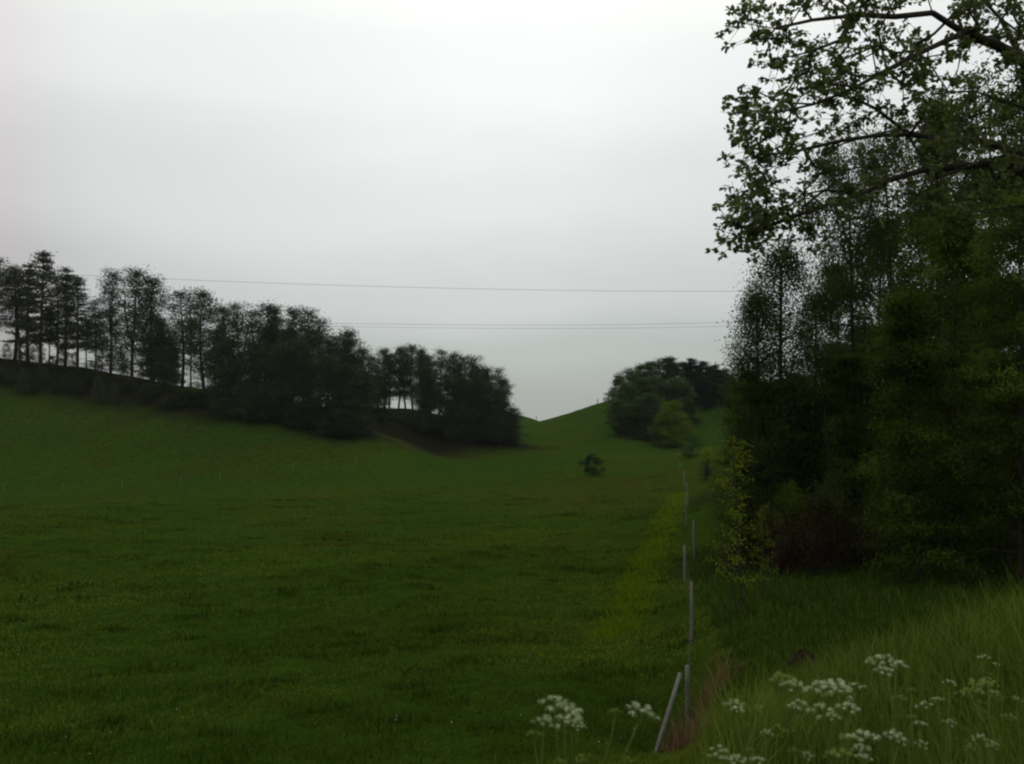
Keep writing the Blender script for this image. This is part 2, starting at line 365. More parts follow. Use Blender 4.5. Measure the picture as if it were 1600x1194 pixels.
# ------------------------------------------------------------------ grass (stuff)
def blades(mb, x, y, h, wd, lean=.35, tint=.5, jit=None):
    n_ = len(x); z = H(x, y) - .01; b = np.stack([x, y, z], -1)
    th = rng.uniform(0, 2 * math.pi, n_); d = np.stack([np.cos(th), np.sin(th), np.zeros(n_)], -1)
    s = np.stack([-np.sin(th + rng.normal(0, .6, n_)), np.cos(th), np.zeros(n_)], -1) * (wd / 2)[:, None]
    ln = (h * np.abs(rng.normal(lean, lean * .5, n_)))[:, None]; up = np.array([[0, 0, 1.]])
    hh = h[:, None]
    m1 = b + up * hh * .55 + d * ln * .3; tp = b + up * hh * .95 + d * ln
    v = np.stack([b - s, b + s, m1 + s * .8, m1 - s * .8, tp], 1)
    k = (np.arange(n_) * 5)[:, None]
    mb.add(v.reshape(-1, 3), k + np.array([[0, 1, 2, 3]]), k + np.array([[3, 2, 4]]), np.repeat(np.broadcast_to(tint, (n_,)), 5))
def polar(n_, a0, a1, r0, r1, pw=1.0):
    a = rng.uniform(R(a0), R(a1), n_); r = np.exp(math.log(r0) + (math.log(r1) - math.log(r0)) * rng.uniform(0, 1, n_) ** pw)
    return np.sin(a) * r, np.cos(a) * r, r
def bank(x, y):          # where the long uncut grass stands: the roadside bank and the ditch right of the fence
    fx = np.interp(y, [0, 3, 5.5, 8, 12, 15, 20, 32, 60, 100], [-1.2, .2, 1.15, 2.2, 3.3, 3.7, 4.4, 6.2, 11.9, 18.4])
    return x > fx + .2 * fbm(x, y, 2, 5)
mb = MB()
x, y, r = polar(150000, -2, 36, 1.3, 40); k = bank(x, y) & (lmask(x, y) < .55); x, y, r = x[k], y[k], r[k]
ht = rng.uniform(.14, .42, len(x)) * (1 + .25 * fbm(x, y, 1.7, 9)) * np.interp(r, [0, 10, 14, 22, 40], [1.1, 1, .6, .7, .9])
tn = np.clip(np.interp(r, [1, 8, 12, 16], [.62, .55, .18, .06]) + .16 * fbm(x, y, 1.3, 2) + rng.normal(0, .2, len(x)), 0, 1)  # bright on the near bank; the ditch's shade is put into the blade tint
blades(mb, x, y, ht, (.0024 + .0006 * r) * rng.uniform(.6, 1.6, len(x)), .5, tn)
x, y, r = polar(2600, 2, 36, 1.6, 11); k = bank(x, y); x, y, r = x[k], y[k], r[k]
blades(mb, x, y, rng.uniform(.4, .66, len(x)), .0018 + .0004 * r, .35, rng.uniform(.6, 1, len(x)))
x, y, r = polar(1500, 2, 36, 1.6, 9); k = bank(x, y); x, y, r = x[k], y[k], r[k]      # broad leaves among the blades
blades(mb, x, y, rng.uniform(.12, .34, len(x)), rng.uniform(.012, .03, len(x)), .9, rng.uniform(.2, .8, len(x)))
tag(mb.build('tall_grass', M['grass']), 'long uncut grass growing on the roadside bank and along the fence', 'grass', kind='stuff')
mb = MB()
x, y, r = polar(230000, -36, 22, 8, 150, .9); k = ~bank(x, y) & (lmask(x, y) < .3) & (rng.uniform(0, 1, len(x)) > (r - 45) / 95); x, y, r = x[k], y[k], r[k]
cl = fbm(x, y, 2.1, 21) + .6 * fbm(x, y, 7, 30)
ht = np.clip(.07 + .035 * cl, .03, .3) * rng.uniform(.6, 1.4, len(x))
tn = np.clip(.45 - .12 * cl + .34 * fbm(x, y, 23, 33) + .18 * fbm(x, y, 4.2, 25) + rng.normal(0, .12, len(x)), 0, 1)
blades(mb, x, y, ht, .004 + .0009 * r, .6, tn)
tag(mb.build('pasture_grass', M['pasture']), 'short dark green pasture grass covering the valley field', 'grass', kind='stuff')
mb = MB()          # rank dark tussocks left by grazing
cx, cy, cr_ = polar(380, -33, 16, 12, 118, .7); k = ~bank(cx, cy) & (lmask(cx, cy) < .2); cx, cy, cr_ = cx[k], cy[k], cr_[k]
mm = 60; sp = (.12 + .005 * cr_) * rng.uniform(.5, 1.9, len(cx))
x = (cx[:, None] + rng.normal(0, 1, (len(cx), mm)) * sp[:, None] * 1.5).ravel(); y = (cy[:, None] + rng.normal(0, 1, (len(cx), mm)) * sp[:, None] * .9).ravel()
r = np.hypot(x, y); blades(mb, x, y, rng.uniform(.08, .20, len(x)), .008 + .0008 * r, .5, np.clip(rng.normal(.3, .3, len(x)), 0, 1))
M['tussock'] = foliage('tussock_blades', (.016, .034, .004), (.040, .068, .007), .25)
tag(mb.build('tussock_grass', M['tussock']), 'dark rank tussocks dotted over the grazed field', 'grass', kind='stuff')
mb = MB()          # yellow strip
x, y, r = polar(60000, 5, 16, 18, 95); ms = ymask(x, y); k = (rng.uniform(0, 1, len(x)) < ms * 1.0) & ~bank(x, y); x, y, r = x[k], y[k], r[k]
blades(mb, x, y, rng.uniform(.06, .24, len(x)), .004 + .0008 * r, .5, rng.uniform(.0, 1, len(x)) ** 1.4)
M['buttercup'] = foliage('yellow_green_blades', (.055, .095, .004), (.14, .175, .006), .3)
tag(mb.build('yellow_grass', M['buttercup']), 'yellow green strip of grass running beside the fence', 'grass', kind='stuff')
mb = MB()          # small white meadow flowers
x, y, r = polar(260, -31, 10, 12, 45); k = ~bank(x, y) & (fbm(x, y, 9, 12) > -.1); x, y, r = x[k], y[k], r[k]
z = H(x, y) + rng.uniform(.1, .2, len(x)); s = rng.uniform(.008, .018, len(x)) * (1 + r * .01)
for q in range(3):
    c = np.stack([x, y, z], -1); leaves(mb, c, s * 1.6, s * .9, np.stack([np.cos(np.full(len(x), q * 1.05)), np.sin(np.full(len(x), q * 1.05)), rng.normal(0, .2, len(x))], -1), np.tile([[0, 0, 1.]], (len(x), 1)), rng.uniform(0, 1, len(x)))
tag(mb.build('meadow_flowers', M['daisy']), 'tiny white flowers scattered through the pasture grass', 'flowers', kind='stuff')
def dry_clump(name, px, py, Y, n_, sp, hgt, label):
    p = P(px, py, Y); mb = MB(); x = p[0] + rng.normal(0, sp, n_); y = p[1] + rng.normal(0, sp * .6, n_)
    blades(mb, x, y, rng.uniform(.4, 1, n_) * hgt, np.full(n_, .006 + .0005 * Y), .45, rng.uniform(0, 1, n_))
    o = mb.build(name, M['dry']); tag(o, label, 'dry grass', 'dead grass clumps by the fence'); return o
dry_clump('dry_grass_clump', 1105, 1085, 15, 240, .20, .75, 'brown clump of dead grass right behind the nearest fence post')
dry_clump('dry_grass_clump', 1058, 1130, 14.6, 160, .16, .6, 'brown dead grass between the leaning brace and the nearest fence post')
dry_clump('dry_grass_clump', 1088, 1120, 14, 160, .18, .55, 'brown dead grass just right of the foot of the nearest fence post')
dry_clump('dry_grass_clump', 1245, 1194, 4.6, 160, .07, .45, 'straw brown tuft of dry grass below the cow parsley on the bank')

# ------------------------------------------------------------------ tree builders
def skeleton(trunk, pts_, step=.6, up=.25, tr=.15, tip=.012, order=None):
    nodes = [np.array(p, float) for p in trunk]; par = [-1] + list(range(len(nodes) - 1)); nt_ = len(nodes)
    tk = np.array(nodes)
    dist = np.min(np.linalg.norm(pts_[:, None] - tk[None], axis=2), axis=1)
    ends = []
    arr = np.array(nodes)
    for i in np.argsort(dist):
        p = pts_[i]; dv = p - arr; L = np.linalg.norm(dv, axis=1)
        cost = L + np.maximum(0, arr[:, 2] - p[2] + up * L) * 1.2
        b = int(np.argmin(cost)); q = arr[b]; n_ = max(1, int(L[b] / step)); new = []
        for s in range(1, n_ + 1):
            f = s / n_; c = q + (p - q) * f; c = c + np.array([0, 0, 1]) * math.sin(f * math.pi) * L[b] * .08
            if s < n_: c = c + rng.normal(0, .05 * step, 3)
            new.append(c)
        prev = b
        for c in new: nodes.append(c); par.append(prev); prev = len(nodes) - 1
        arr = np.concatenate([arr, np.array(new)]); ends.append(prev)
    cnt = np.zeros(len(nodes)); cnt[ends] = 1
    for k in range(len(nodes) - 1, 0, -1): cnt[par[k]] += cnt[k]
    rad_ = tip * np.maximum(cnt, 1) ** .5
    rad_ *= 1.0; rad_[:nt_] = np.maximum(rad_[:nt_], np.linspace(tr, tr * .15, nt_))
    par = np.array(par)
    return arr, par, rad_, ends, nt_
def skel_mesh(mb, arr, par, rad_, nt_, k=5):
    tube(mb, arr[:nt_], rad_[:nt_], 8)
    i = np.arange(nt_, len(arr)); p = par[i]
    segs(mb, arr[p], arr[i], np.minimum(rad_[p], rad_[i] * 1.35), rad_[i], k)
def cloud(cen, n_, sig, flat=.6):
    c = np.repeat(cen, n_, axis=0); return c + rng.normal(0, 1, (len(c), 3)) * np.array([sig, sig, sig * flat])
def ctrunk(Hh, bend=.4, n_=9, top=.93):
    z = np.linspace(-.4, Hh * top, n_); a = rng.uniform(0, 6.28)
    off = bend * np.sin(z / Hh * 2.6 + rng.uniform(0, 2)) ; off -= off[0]
    return np.stack([off * math.cos(a), off * math.sin(a), z], -1)

def make_tree(name, Hh, rad_, crown0, nclump, per, leaf, mt, bark, shape='egg', sig=.5, flat=.6, bend=.4, tr=.16, droop=.0, tintamp=.25, leafw=.6, tip=.012, bare=0):
    """broadleaf: clumps spread through an uneven crown volume, joined to the trunk by limbs"""
    root = empty(name); trk = ctrunk(Hh, bend)
    P_ = []
    lob = rng.uniform(0, 6.28, 4)
    while len(P_) < nclump:
        f = rng.uniform(0, 1); a = rng.uniform(0, 6.28)
        if shape == 'egg': pr_ = math.sin(math.pi * min(1, (f * .86 + .12))) ** .7
        elif shape == 'cone': pr_ = (1 - f) ** .75 * .95 + .08
        elif shape == 'round': pr_ = math.sqrt(max(0, 1 - (2 * f - 1) ** 2)) * .95 + .05
        else: pr_ = .75 + .25 * math.sin(f * 3.1)
        pr_ *= 1 + .28 * math.sin(2 * a + lob[0] + 5 * f) * math.sin(7 * f + lob[1]) + .15 * math.sin(5 * a + lob[2])
        rr = rad_ * pr_ * math.sqrt(rng.uniform(.08, 1)); z = Hh * (crown0 + (1 - crown0) * f)
        tx = np.interp(z, trk[:, 2], trk[:, 0]); ty = np.interp(z, trk[:, 2], trk[:, 1])
        P_.append((tx + rr * math.cos(a), ty + rr * math.sin(a), z - droop * rr))
    P_ = np.array(P_)
    arr, par, rd, ends, nt_ = skeleton(trk, P_, .7, .3, tr, tip)
    tm = MB(); skel_mesh(tm, arr, par, rd, nt_)
    if bare:
        z = rng.uniform(.08, crown0 + .1, bare) * Hh; a = rng.uniform(0, 6.28, bare); L = rng.uniform(.4, 1.2, bare) * rad_ * .7
        b0 = np.stack([np.interp(z, trk[:, 2], trk[:, 0]), np.interp(z, trk[:, 2], trk[:, 1]), z], -1)
        segs(tm, b0, b0 + np.stack([np.cos(a) * L, np.sin(a) * L, L * rng.uniform(-.2, .2, bare)], -1), .035, .012, 4)
    tm.build('trunk', bark, root)
    cm = MB(); tn = rng.uniform(.5 - tintamp, .5 + tintamp, nclump)
    c = cloud(P_, per, sig, flat); n_ = len(c)
    c += np.array([0, 0, -1]) * rng.exponential(sig * .35, (n_, 1)) * (droop > 0)
    dr = rng.normal(0, 1, (n_, 3)); dr[:, 2] = dr[:, 2] * .5 - droop
    nr_ = rng.normal(0, .45, (n_, 3)) + np.array([0, 0, 1.])
    sz = leaf * rng.uniform(.6, 1.35, n_)
    leaves(cm, c, sz, sz * leafw, dr, nr_, np.clip(np.repeat(tn, per) + rng.normal(0, .07, n_), 0, 1))
    cm.build('crown', mt, root)
    root['h'] = Hh; root['r'] = rad_
    return root

def make_pine(name, Hh=18, crown0=.4, rad_=3.0, nb=26, per=110, leaf=.33, mt=None, layered=False, bare=8, bend=.4, fork=False, lean=0., tint0=.5):
    root = empty(name); mt = mt or M['pine']
    trk = ctrunk(Hh, bend, 10, .97); trk[:, 0] += lean * (np.maximum(trk[:, 2], 0) / Hh) ** 1.3
    tm = MB(); rt = np.linspace(.24, .05, 10); tube(tm, trk, rt, 8)
    at = lambda z: np.array([np.interp(z, trk[:, 2], trk[:, 0]), np.interp(z, trk[:, 2], trk[:, 1]), z])
    if fork:
        f0 = at(Hh * .35); tube(tm, [f0, f0 + (.9, .3, Hh * .15), f0 + (1.5, .5, Hh * .35), f0 + (1.8, .4, Hh * .5)], [.16, .13, .09, .04], 6)
    cm = MB(); cen = []; sg = []
    for i in range(nb):
        f = (i + rng.uniform(0, 1)) / nb; z = Hh * (crown0 + (1 - crown0) * f)
        a = i * 2.4 + rng.uniform(-.4, .4)
        if layered: L = rad_ * (1 - f) ** .8 * rng.uniform(.75, 1.1) + .25
        else: L = rad_ * (math.sin(math.pi * min(1, f * .70 + .24)) ** .75) * rng.uniform(.35, 1.15)
        p0 = at(z); rise = (rng.uniform(-.22, .22) if layered else rng.uniform(.1, .6)) * L
        p1 = p0 + np.array([math.cos(a) * L, math.sin(a) * L, rise]); pm = (p0 + p1) / 2 + np.array([0, 0, -.06 * L if not layered else .05 * L])
        segs(tm, [p0, pm], [pm, p1], [.07, .045], [.045, .015], 4)
        k = max(2, int(L / .75))
        for s in range(k):
            t_ = .22 + .78 * (s + .5) / k
            c = p0 + (p1 - p0) * t_ + rng.normal(0, .30, 3) + np.array([0, 0, .12 if layered else .25]); cen.append(c); sg.append(rng.uniform(.3, .48) if layered else rng.uniform(.38, .72))
    cen.append(at(Hh * .99)); sg.append(.35)
    cen = np.array(cen); sg = np.array(sg); pc = int(per * (.75 if not layered else .6))
    c = np.repeat(cen, pc, axis=0) + rng.normal(0, 1, (len(cen) * pc, 3)) * np.repeat(sg, pc)[:, None] * np.array([1, 1, .72 if not layered else .42])
    out_ = c - np.repeat(cen, pc, axis=0); dr = out_ + np.array([0, 0, .35]) + rng.normal(0, .3, c.shape)
    sz = leaf * rng.uniform(.6, 1.3, len(c)); tn = np.repeat(rng.uniform(tint0 - .3, tint0 + .3, len(cen)), pc) + rng.normal(0, .12, len(c))
    leaves(cm, c, sz, sz * .33, dr, None, np.clip(tn, 0, 1), .1)
    if bare:
        z = rng.uniform(.10, crown0 + .08, bare) * Hh; a = rng.uniform(0, 6.28, bare); L = rng.uniform(.2, .75, bare) * rad_
        b0 = np.array([at(q) for q in z]); b1 = b0 + np.stack([np.cos(a) * L, np.sin(a) * L, L * rng.uniform(-.5, .35, bare)], -1)
        segs(tm, b0, b1, .05, .02, 4)
        for q in range(2):
            f0 = rng.uniform(.4, .9, (bare, 1)); s0 = b0 + (b1 - b0) * f0; segs(tm, s0, s0 + rng.normal(0, .5, (bare, 3)) * [1, 1, .3], .025, .01, 3)
    tm.build('trunk', M['pinebark'], root); cm.build('crown', mt, root); root['h'] = Hh; root['r'] = rad_
    return root
def make_bush(name, Hh, rad_, ncl, per, leaf, mt, bark, sig=.3, stems=5, base=.12):
    root = empty(name); tm = MB(); cen = []
    for i in range(ncl):
        a = rng.uniform(0, 6.28); f = rng.uniform(base, 1); rr = rad_ * math.sin(math.pi * min(1, f * .8 + .15)) ** .6 * math.sqrt(rng.uniform(.05, 1)) * (1 + .2 * math.sin(3 * a))
        cen.append((rr * math.cos(a), rr * math.sin(a), f * Hh * rng.uniform(.88, 1)))
    cen = np.array(cen)
    for i in range(stems):
        c = cen[rng.integers(0, ncl)]; st = np.array([rng.normal(0, .08), rng.normal(0, .08), -.2]); mdl = (st + c) / 2 + np.array([0, 0, .1 * Hh])
        tube(tm, [st, mdl, c], [.045, .03, .01], 5)
    for c in cen[::3]: segs(tm, [c * [.15, .15, .35]], [c], .018, .006, 3)
    cm = MB(); c = cloud(cen, per, sig, .7); n_ = len(c); sz = leaf * rng.uniform(.6, 1.3, n_)
    leaves(cm, c, sz, sz * .6, rng.normal(0, 1, (n_, 3)), rng.normal(0, .7, (n_, 3)) + np.array([0, 0, 1.]), np.clip(np.repeat(rng.uniform(.2, .8, ncl), per) + rng.normal(0, .12, n_), 0, 1))
    tm.build('stems', bark, root); cm.build('foliage', mt, root); root['h'] = Hh; root['r'] = rad_
    return root

used = set()
def put(proto, px, ytop, Y, wide=None, label=None, cat=None, group=None, base=None, rz=None, zoff=-.1):
    """stand a tree on the ground at photo column px and distance Y, its tip at photo row ytop; wide = crown half width in photo pixels"""
    x_ = X(px, Y); z = Hs(x_, Y) + zoff; h = top_z(ytop, Y) - z
    sz_ = h / proto['h']; sx = sz_ if wide is None else wide * rng.uniform(.92, 1.12) * (1.2 if 'pine' in proto.name or 'larch' in proto.name else 1.0) / FPX * Y / proto['r']
    rz = rng.uniform(0, 6.28) if rz is None else rz
    if proto.name in used: o = copy_tree(proto, (x_, Y, z), rz, (sx, sx, sz_))
    else: used.add(proto.name); o = proto; o.location = (x_, Y, z); o.rotation_euler = (0, 0, rz); o.scale = (sx, sx, sz_)
    tag(o, label, cat, group); return o

# ------------------------------------------------------------------ pines of the left ridge
pA = [make_pine('pine_tree', 18, .28, 2.9, 34, 130, mt=M['pine']), make_pine('pine_tree', 17, .19, 3.1, 42, 140, mt=M['pine'], bend=.7),
      make_pine('pine_tree', 19, .34, 2.6, 30, 130, mt=M['pine'], bare=6), make_pine('pine_tree', 18, .14, 3.0, 44, 130, mt=M['pine'], fork=True),
      make_pine('pine_tree', 16, .04, 3.3, 62, 150, mt=M['pine'], bare=3)]
lar = [make_pine('larch_tree', 21, .26, 3.3, 60, 110, .36, M['larch'], True, 12, .2), make_pine('larch_tree', 18, .20, 2.6, 50, 110, .36, M['larch'], True, 9, .3)]
leanp = make_pine('pine_tree', 18, .5, 2.6, 20, 120, mt=M['larch'], bare=5, lean=-5)
G1 = 'trees in the open row on the left ridge'
rows = [
 (leanp, 30, 415, 200, None, 'pine with leaning trunk near the left edge of the photo', 'pine'),
 (pA[0], -12, 410, 202, 34, 'pine cut by the left edge of the photo, before the leaning pine', 'pine'),
 (pA[2], 22, 424, 206, 26, 'ragged pine between the leaning trunk and the left photo edge', 'pine'),
 (lar[1], 42, 415, 203, 24, 'slim feathery larch just left of the tallest larch', 'larch'),
 (lar[0], 62, 398, 198, 32, 'tallest larch of the ridge with long bare lower branches', 'larch'),
 (pA[2], 88, 432, 205, 18, 'thin pine stem just right of the tallest larch', 'pine'),
 (lar[1], 101, 422, 203, 22, 'pointed larch where the upper cable meets the trees', 'larch'),
 (lar[0], 120, 436, 198, 27, 'broad larch with dense low foliage, left of the first sky gap', 'larch'),
 (pA[0], 148, 474, 200, 17, 'short airy pine in the dip between larches and pines', 'pine'),
 (pA[3], 172, 428, 198, 24, 'tall pine on the left side of the forked pine', 'pine'),
 (pA[3], 205, 428, 192, 34, 'forked pine with its dark trunk standing lower down the ridge slope', 'pine'),
 (pA[1], 236, 440, 196, 28, 'stout pine on the right side of the forked pine', 'pine'),
 (pA[4], 258, 508, 192, 22, 'short bushy pine right of the stout pine', 'pine'),
 (pA[2], 284, 458, 196, 25, 'slender high-crowned pine left of the narrow bright gap', 'pine'),
 (pA[2], 298, 500, 200, 14, 'very thin pine standing inside the narrow bright gap', 'pine'),
 (pA[1], 320, 460, 190, 28, 'dense flat-topped pine right of the narrow bright gap', 'pine'),
]
for px, yt, wd in [(76, 480, 10), (134, 500, 11), (158, 505, 9), (246, 500, 11), (272, 520, 11)]:
    rows.append((pA[2], px, yt, 206, wd, 'thin crowded young pine filling a gap between the big trunks of the open row', 'pine'))
for pr_, px, yt, Y, wd, lb, ct in rows: put(pr_, px, yt, Y, wd, lb, ct, 'thin young pines of the open row' if lb.startswith('thin crowded') else G1)
G2 = 'pines of the dense left stand'
LB2 = 'dark pine packed in the dense stand right of the flat-topped pine'
for k, (px, yt, Y, wd) in enumerate([(350, 485, 186, 26), (374, 480, 182, 25), (394, 492, 176, 22), (415, 479, 180, 28), (432, 488, 186, 22), (458, 488, 176, 26), (480, 488, 184, 26),
        (500, 506, 174, 25), (522, 528, 180, 26), (550, 523, 172, 28), (566, 548, 178, 22),
        (335, 520, 178, 24), (362, 530, 172, 26), (400, 540, 166, 26), (440, 545, 165, 28), (475, 540, 165, 27), (512, 560, 164, 27), (540, 575, 163, 26), (380, 560, 176, 24), (450, 520, 190, 26), (528, 540, 190, 26), (420, 520, 192, 26), (485, 520, 194, 26), (568, 590, 170, 22), (555, 560, 185, 24),
        (240, 530, 200, 22), (268, 545, 205, 20)]):
    if px < 300: put(pA[4], px, yt, Y, wd, 'low bushy pine among the trunks below the stout pine', 'pine', 'low pines under the stout pine')
    else: put(pA[(k * 2 + 1) % 5 if k < 11 else (4 if k % 2 else 3)], px, yt, Y, wd, LB2, 'pine', G2)
G3 = 'pines of the stand left of the notch'
LB3 = 'dark pine packed in the second stand, between the saddle and the valley notch'
for k, (px, yt, Y, wd) in enumerate([(600, 548, 205, 17), (622, 546, 208, 17), (646, 543, 206, 19), (662, 550, 200, 16), (688, 552, 204, 19), (706, 556, 200, 18), (728, 560, 204, 19), (743, 562, 200, 17),
        (764, 580, 204, 17), (780, 580, 200, 16), (790, 596, 204, 14), (668, 580, 196, 20), (695, 590, 194, 22), (722, 595, 196, 22), (748, 600, 197, 22), (772, 612, 198, 20), (590, 580, 200, 14), (578, 588, 198, 17), (592, 596, 197, 15), (603, 590, 200, 12), (608, 556, 214, 17), (634, 552, 215, 17), (584, 560, 206, 16), (672, 560, 214, 20), (712, 570, 214, 20), (750, 580, 214, 20)]):
    put(pA[1] if px < 650 else pA[(k + 1) % 5 if k < 11 else (4 if k % 2 else 3)], px, yt, Y, wd, LB3, 'pine', G3)
put(pA[4], 797, 640, 202, 20, 'lowest pine at the right end of the stand, boughs sweeping to the grass', 'pine', G3)
# understorey below the pines
ub = [make_bush('undergrowth_bush', 4, 2.6, 40, 45, .32, M['tussock_bush'], M['bark'], .45), make_bush('undergrowth_bush', 5, 2.4, 40, 45, .32, M['pine'], M['bark'], .45)]
for k in range(34):
    f = k / 33; px = 330 + 225 * f + rng.uniform(-6, 6); Y = 172 - 10 * f + rng.uniform(-3, 6) - (0 if k % 2 else -8)
    yb = np.interp(px, [330, 555], [640, 680])
    put(ub[k % 2], px, yb - rng.uniform(20, 48), Y, rng.uniform(16, 26), 'dark bush in the undergrowth at the foot of the dense pine stand', 'bush', 'bushes under the dense pine stand')
for k in range(20):
    px = 578 + 215 * k / 19 + rng.uniform(-4, 4); Y = np.interp(px, [578, 660, 800], [186, 191, 203]) + rng.uniform(-2, 5)
    put(ub[k % 2], px, np.interp(px, [578, 660, 800], [640, 655, 668]) + rng.uniform(-12, 8), Y, rng.uniform(12, 18), 'dark bush in the undergrowth at the foot of the second pine stand', 'bush', 'bushes under the second pine stand')
for k in range(26):
    px = -30 + 350 * k / 25 + rng.uniform(-5, 5); Y = 196 - (0.04 * max(px, 0)) + rng.uniform(-9, 3)
    put(ub[k % 2], px, np.interp(px, [0, 120, 250, 330], [563, 576, 600, 615]) + rng.uniform(-1, 16), Y, rng.uniform(9, 17), 'low dark scrub bush on the ridge slope below the open row of trees', 'bush', 'scrub on the left ridge slope')

# ------------------------------------------------------------------ grove on the right hill
fb = [make_tree('broadleaf_tree', 12, 3.2, .05, 75, 150, .30, M['far'], M['bark'], 'egg', .50, .75), make_tree('broadleaf_tree', 12, 3.0, .04, 75, 150, .30, M['far'], M['bark'], 'round', .5, .75),
      make_tree('broadleaf_tree', 13, 2.8, .06, 75, 150, .30, M['far'], M['bark'], 'cone', .5, .75)]
sprf = make_pine('spruce_tree', 14, .04, 2.8, 60, 150, .4, M['spruce'], True, 0, .1)
GR = 'leafy trees of the grove on the right hill'
for k, (px, yt, Y, wd) in enumerate([(978, 592, 225, 14), (990, 577, 228, 15), (1006, 570, 232, 15), (1022, 566, 235, 15), (1040, 561, 238, 17), (1056, 558, 236, 16), (1070, 566, 238, 15), (985, 600, 212, 17), (1010, 592, 214, 18), (1035, 590, 216, 18), (1062, 592, 212, 18), (1078, 600, 214, 15)]):
    put(fb[k % 3], px - 6, yt, Y, wd * 1.35, 'grey green leafy tree in the upper part of the hillside grove', 'tree', GR)
for k, (px, yt, Y, wd) in enumerate([(975, 626, 203, 17), (1000, 622, 200, 19), (1024, 616, 198, 20), (988, 640, 199, 16), (1012, 640, 196, 17)]):
    put(fb[(k + 1) % 3], px - 4, yt, Y, wd * 1.2, 'dusky leafy tree at the left foot of the hillside grove', 'tree', 'trees at the left foot of the hillside grove')
for px, yt, Y, wd in [(1082, 562, 232, 15), (1100, 566, 234, 15), (1118, 571, 232, 14), (1133, 578, 230, 14), (1092, 585, 224, 16), (1112, 588, 224, 16), (1130, 592, 224, 14), (1074, 570, 234, 13), (1091, 572, 230, 13), (1109, 574, 230, 13), (1125, 580, 228, 13), (1102, 600, 222, 15), (1120, 604, 222, 15), (1142, 586, 228, 13)]:
    put(sprf, px, yt, Y, wd * 1.25, 'near black spruce at the right end of the hillside grove', 'spruce', 'spruces of the hillside grove')
b1 = make_bush('round_tree', 10, 4.6, 90, 150, .30, M['farlight'], M['bark'], .55, base=.04)
put(b1, 1053, 628, 188, 31, 'bright round-topped tree in front of the hillside grove', 'tree')
put(make_bush('round_tree', 9, 4, 60, 70, .38, M['far'], M['bark'], .6, base=.06), 1032, 655, 189, 20, 'dark low tree just left of the bright round-topped tree', 'tree')
put(make_bush('leafy_shrub', 5, 2.6, 50, 50, .28, M['far'], M['bark'], .4, base=.05), 957, 608, 258, 11, 'pale small tree alone on the hill skyline left of the grove', 'tree')
put(make_bush('leafy_shrub', 5, 2.4, 60, 60, .22, M['far'], M['bark'], .35, base=.05), 1080, 679, 138, 17, 'dull green rounded shrub at the far end of the fence', 'shrub')
ls_ = make_bush('leafy_shrub', 2.6, 1.5, 36, 60, .16, M['farlight'], M['bark'], .24, base=.08)
put(make_bush('leafy_shrub', 2.6, 1.5, 40, 50, .2, M['yellow'], M['bark'], .25, base=.1), 1106, 699, 118, 13, 'yellow green small shrub near the far end of the fence', 'shrub')
put(make_bush('field_shrub', 3.2, 1.5, 46, 80, .15, M['tussock_bush'], M['bark'], .22, base=.14), 925, 708, 127, 19, 'lone dark shrub standing in the open field', 'shrub', rz=0)
for px, yt, Y, wd, lb in [(1122, 712, 92, 15, 'rounded light green shrub between the yellow shrub and the wood'), (1138, 735, 72, 20, 'rounded light green shrub low against the left corner of the wood'), (1114, 745, 84, 11, 'small light green shrub just right of the far fence posts')]:
    put(ls_, px, yt, Y, wd, lb, 'shrub')
sps = make_pine('spruce_sapling', 3, .03, .7, 40, 120, .10, M['spruce'], True, 0, .05)
put(sps, 1104, 724, 93, 8, 'small dark spruce sapling beside the far fence', 'sapling')

# ------------------------------------------------------------------ wood on the right
bir = [make_tree('birch_tree', 12, 2.0, .16, 300, 140, .105, M['birch'], M['bark'], 'egg', .33, .9, .3, .10, droop=.35, tip=.008),
       make_tree('birch_tree', 14, 2.3, .12, 250, 150, .12, M['birch'], M['bark'], 'col', .32, .9, .4, .14, droop=.3, tip=.009)]
ald = [make_tree('alder_tree', 13, 2.6, .05, 190, 220, .14, M['dark'], M['bark'], 'egg', .42, .34, .5, .16, tip=.010, tintamp=.5),
       make_tree('alder_tree', 12, 2.8, .10, 170, 230, .14, M['bough'], M['bark'], 'cone', .48, .26, .4, .15, tip=.010, droop=.15, tintamp=.5),
       make_tree('alder_tree', 14, 2.6, .12, 180, 210, .14, M['dark'], M['bark'], 'col', .42, .38, .3, .13, tip=.009, bare=14, tintamp=.5)]
put(bir[0], 1226, 383, 34, 80, 'slender birch with sky showing through its thin crown, left edge of the wood', 'birch', 'birches of the right wood')
put(bir[0], 1278, 455, 36, 50, 'rounded birch between the slender birch and the tall hanging birch', 'birch', 'birches of the right wood')
put(bir[0], 1178, 455, 33, 52, 'short thin birch leaning out furthest left of the wood', 'birch', 'birches of the right wood')
put(bir[1], 1335, 225, 37, 58, 'tall birch with hanging foliage right of the slender birch', 'birch', 'birches of the right wood')
put(bir[1], 1400, 190, 35, 62, 'tall birch partly behind the overhanging maple branches', 'birch', 'birches of the right wood')
GW = 'dark leafy trees filling the right wood'; LW = 'dark leafy tree in the thick of the wood on the right'
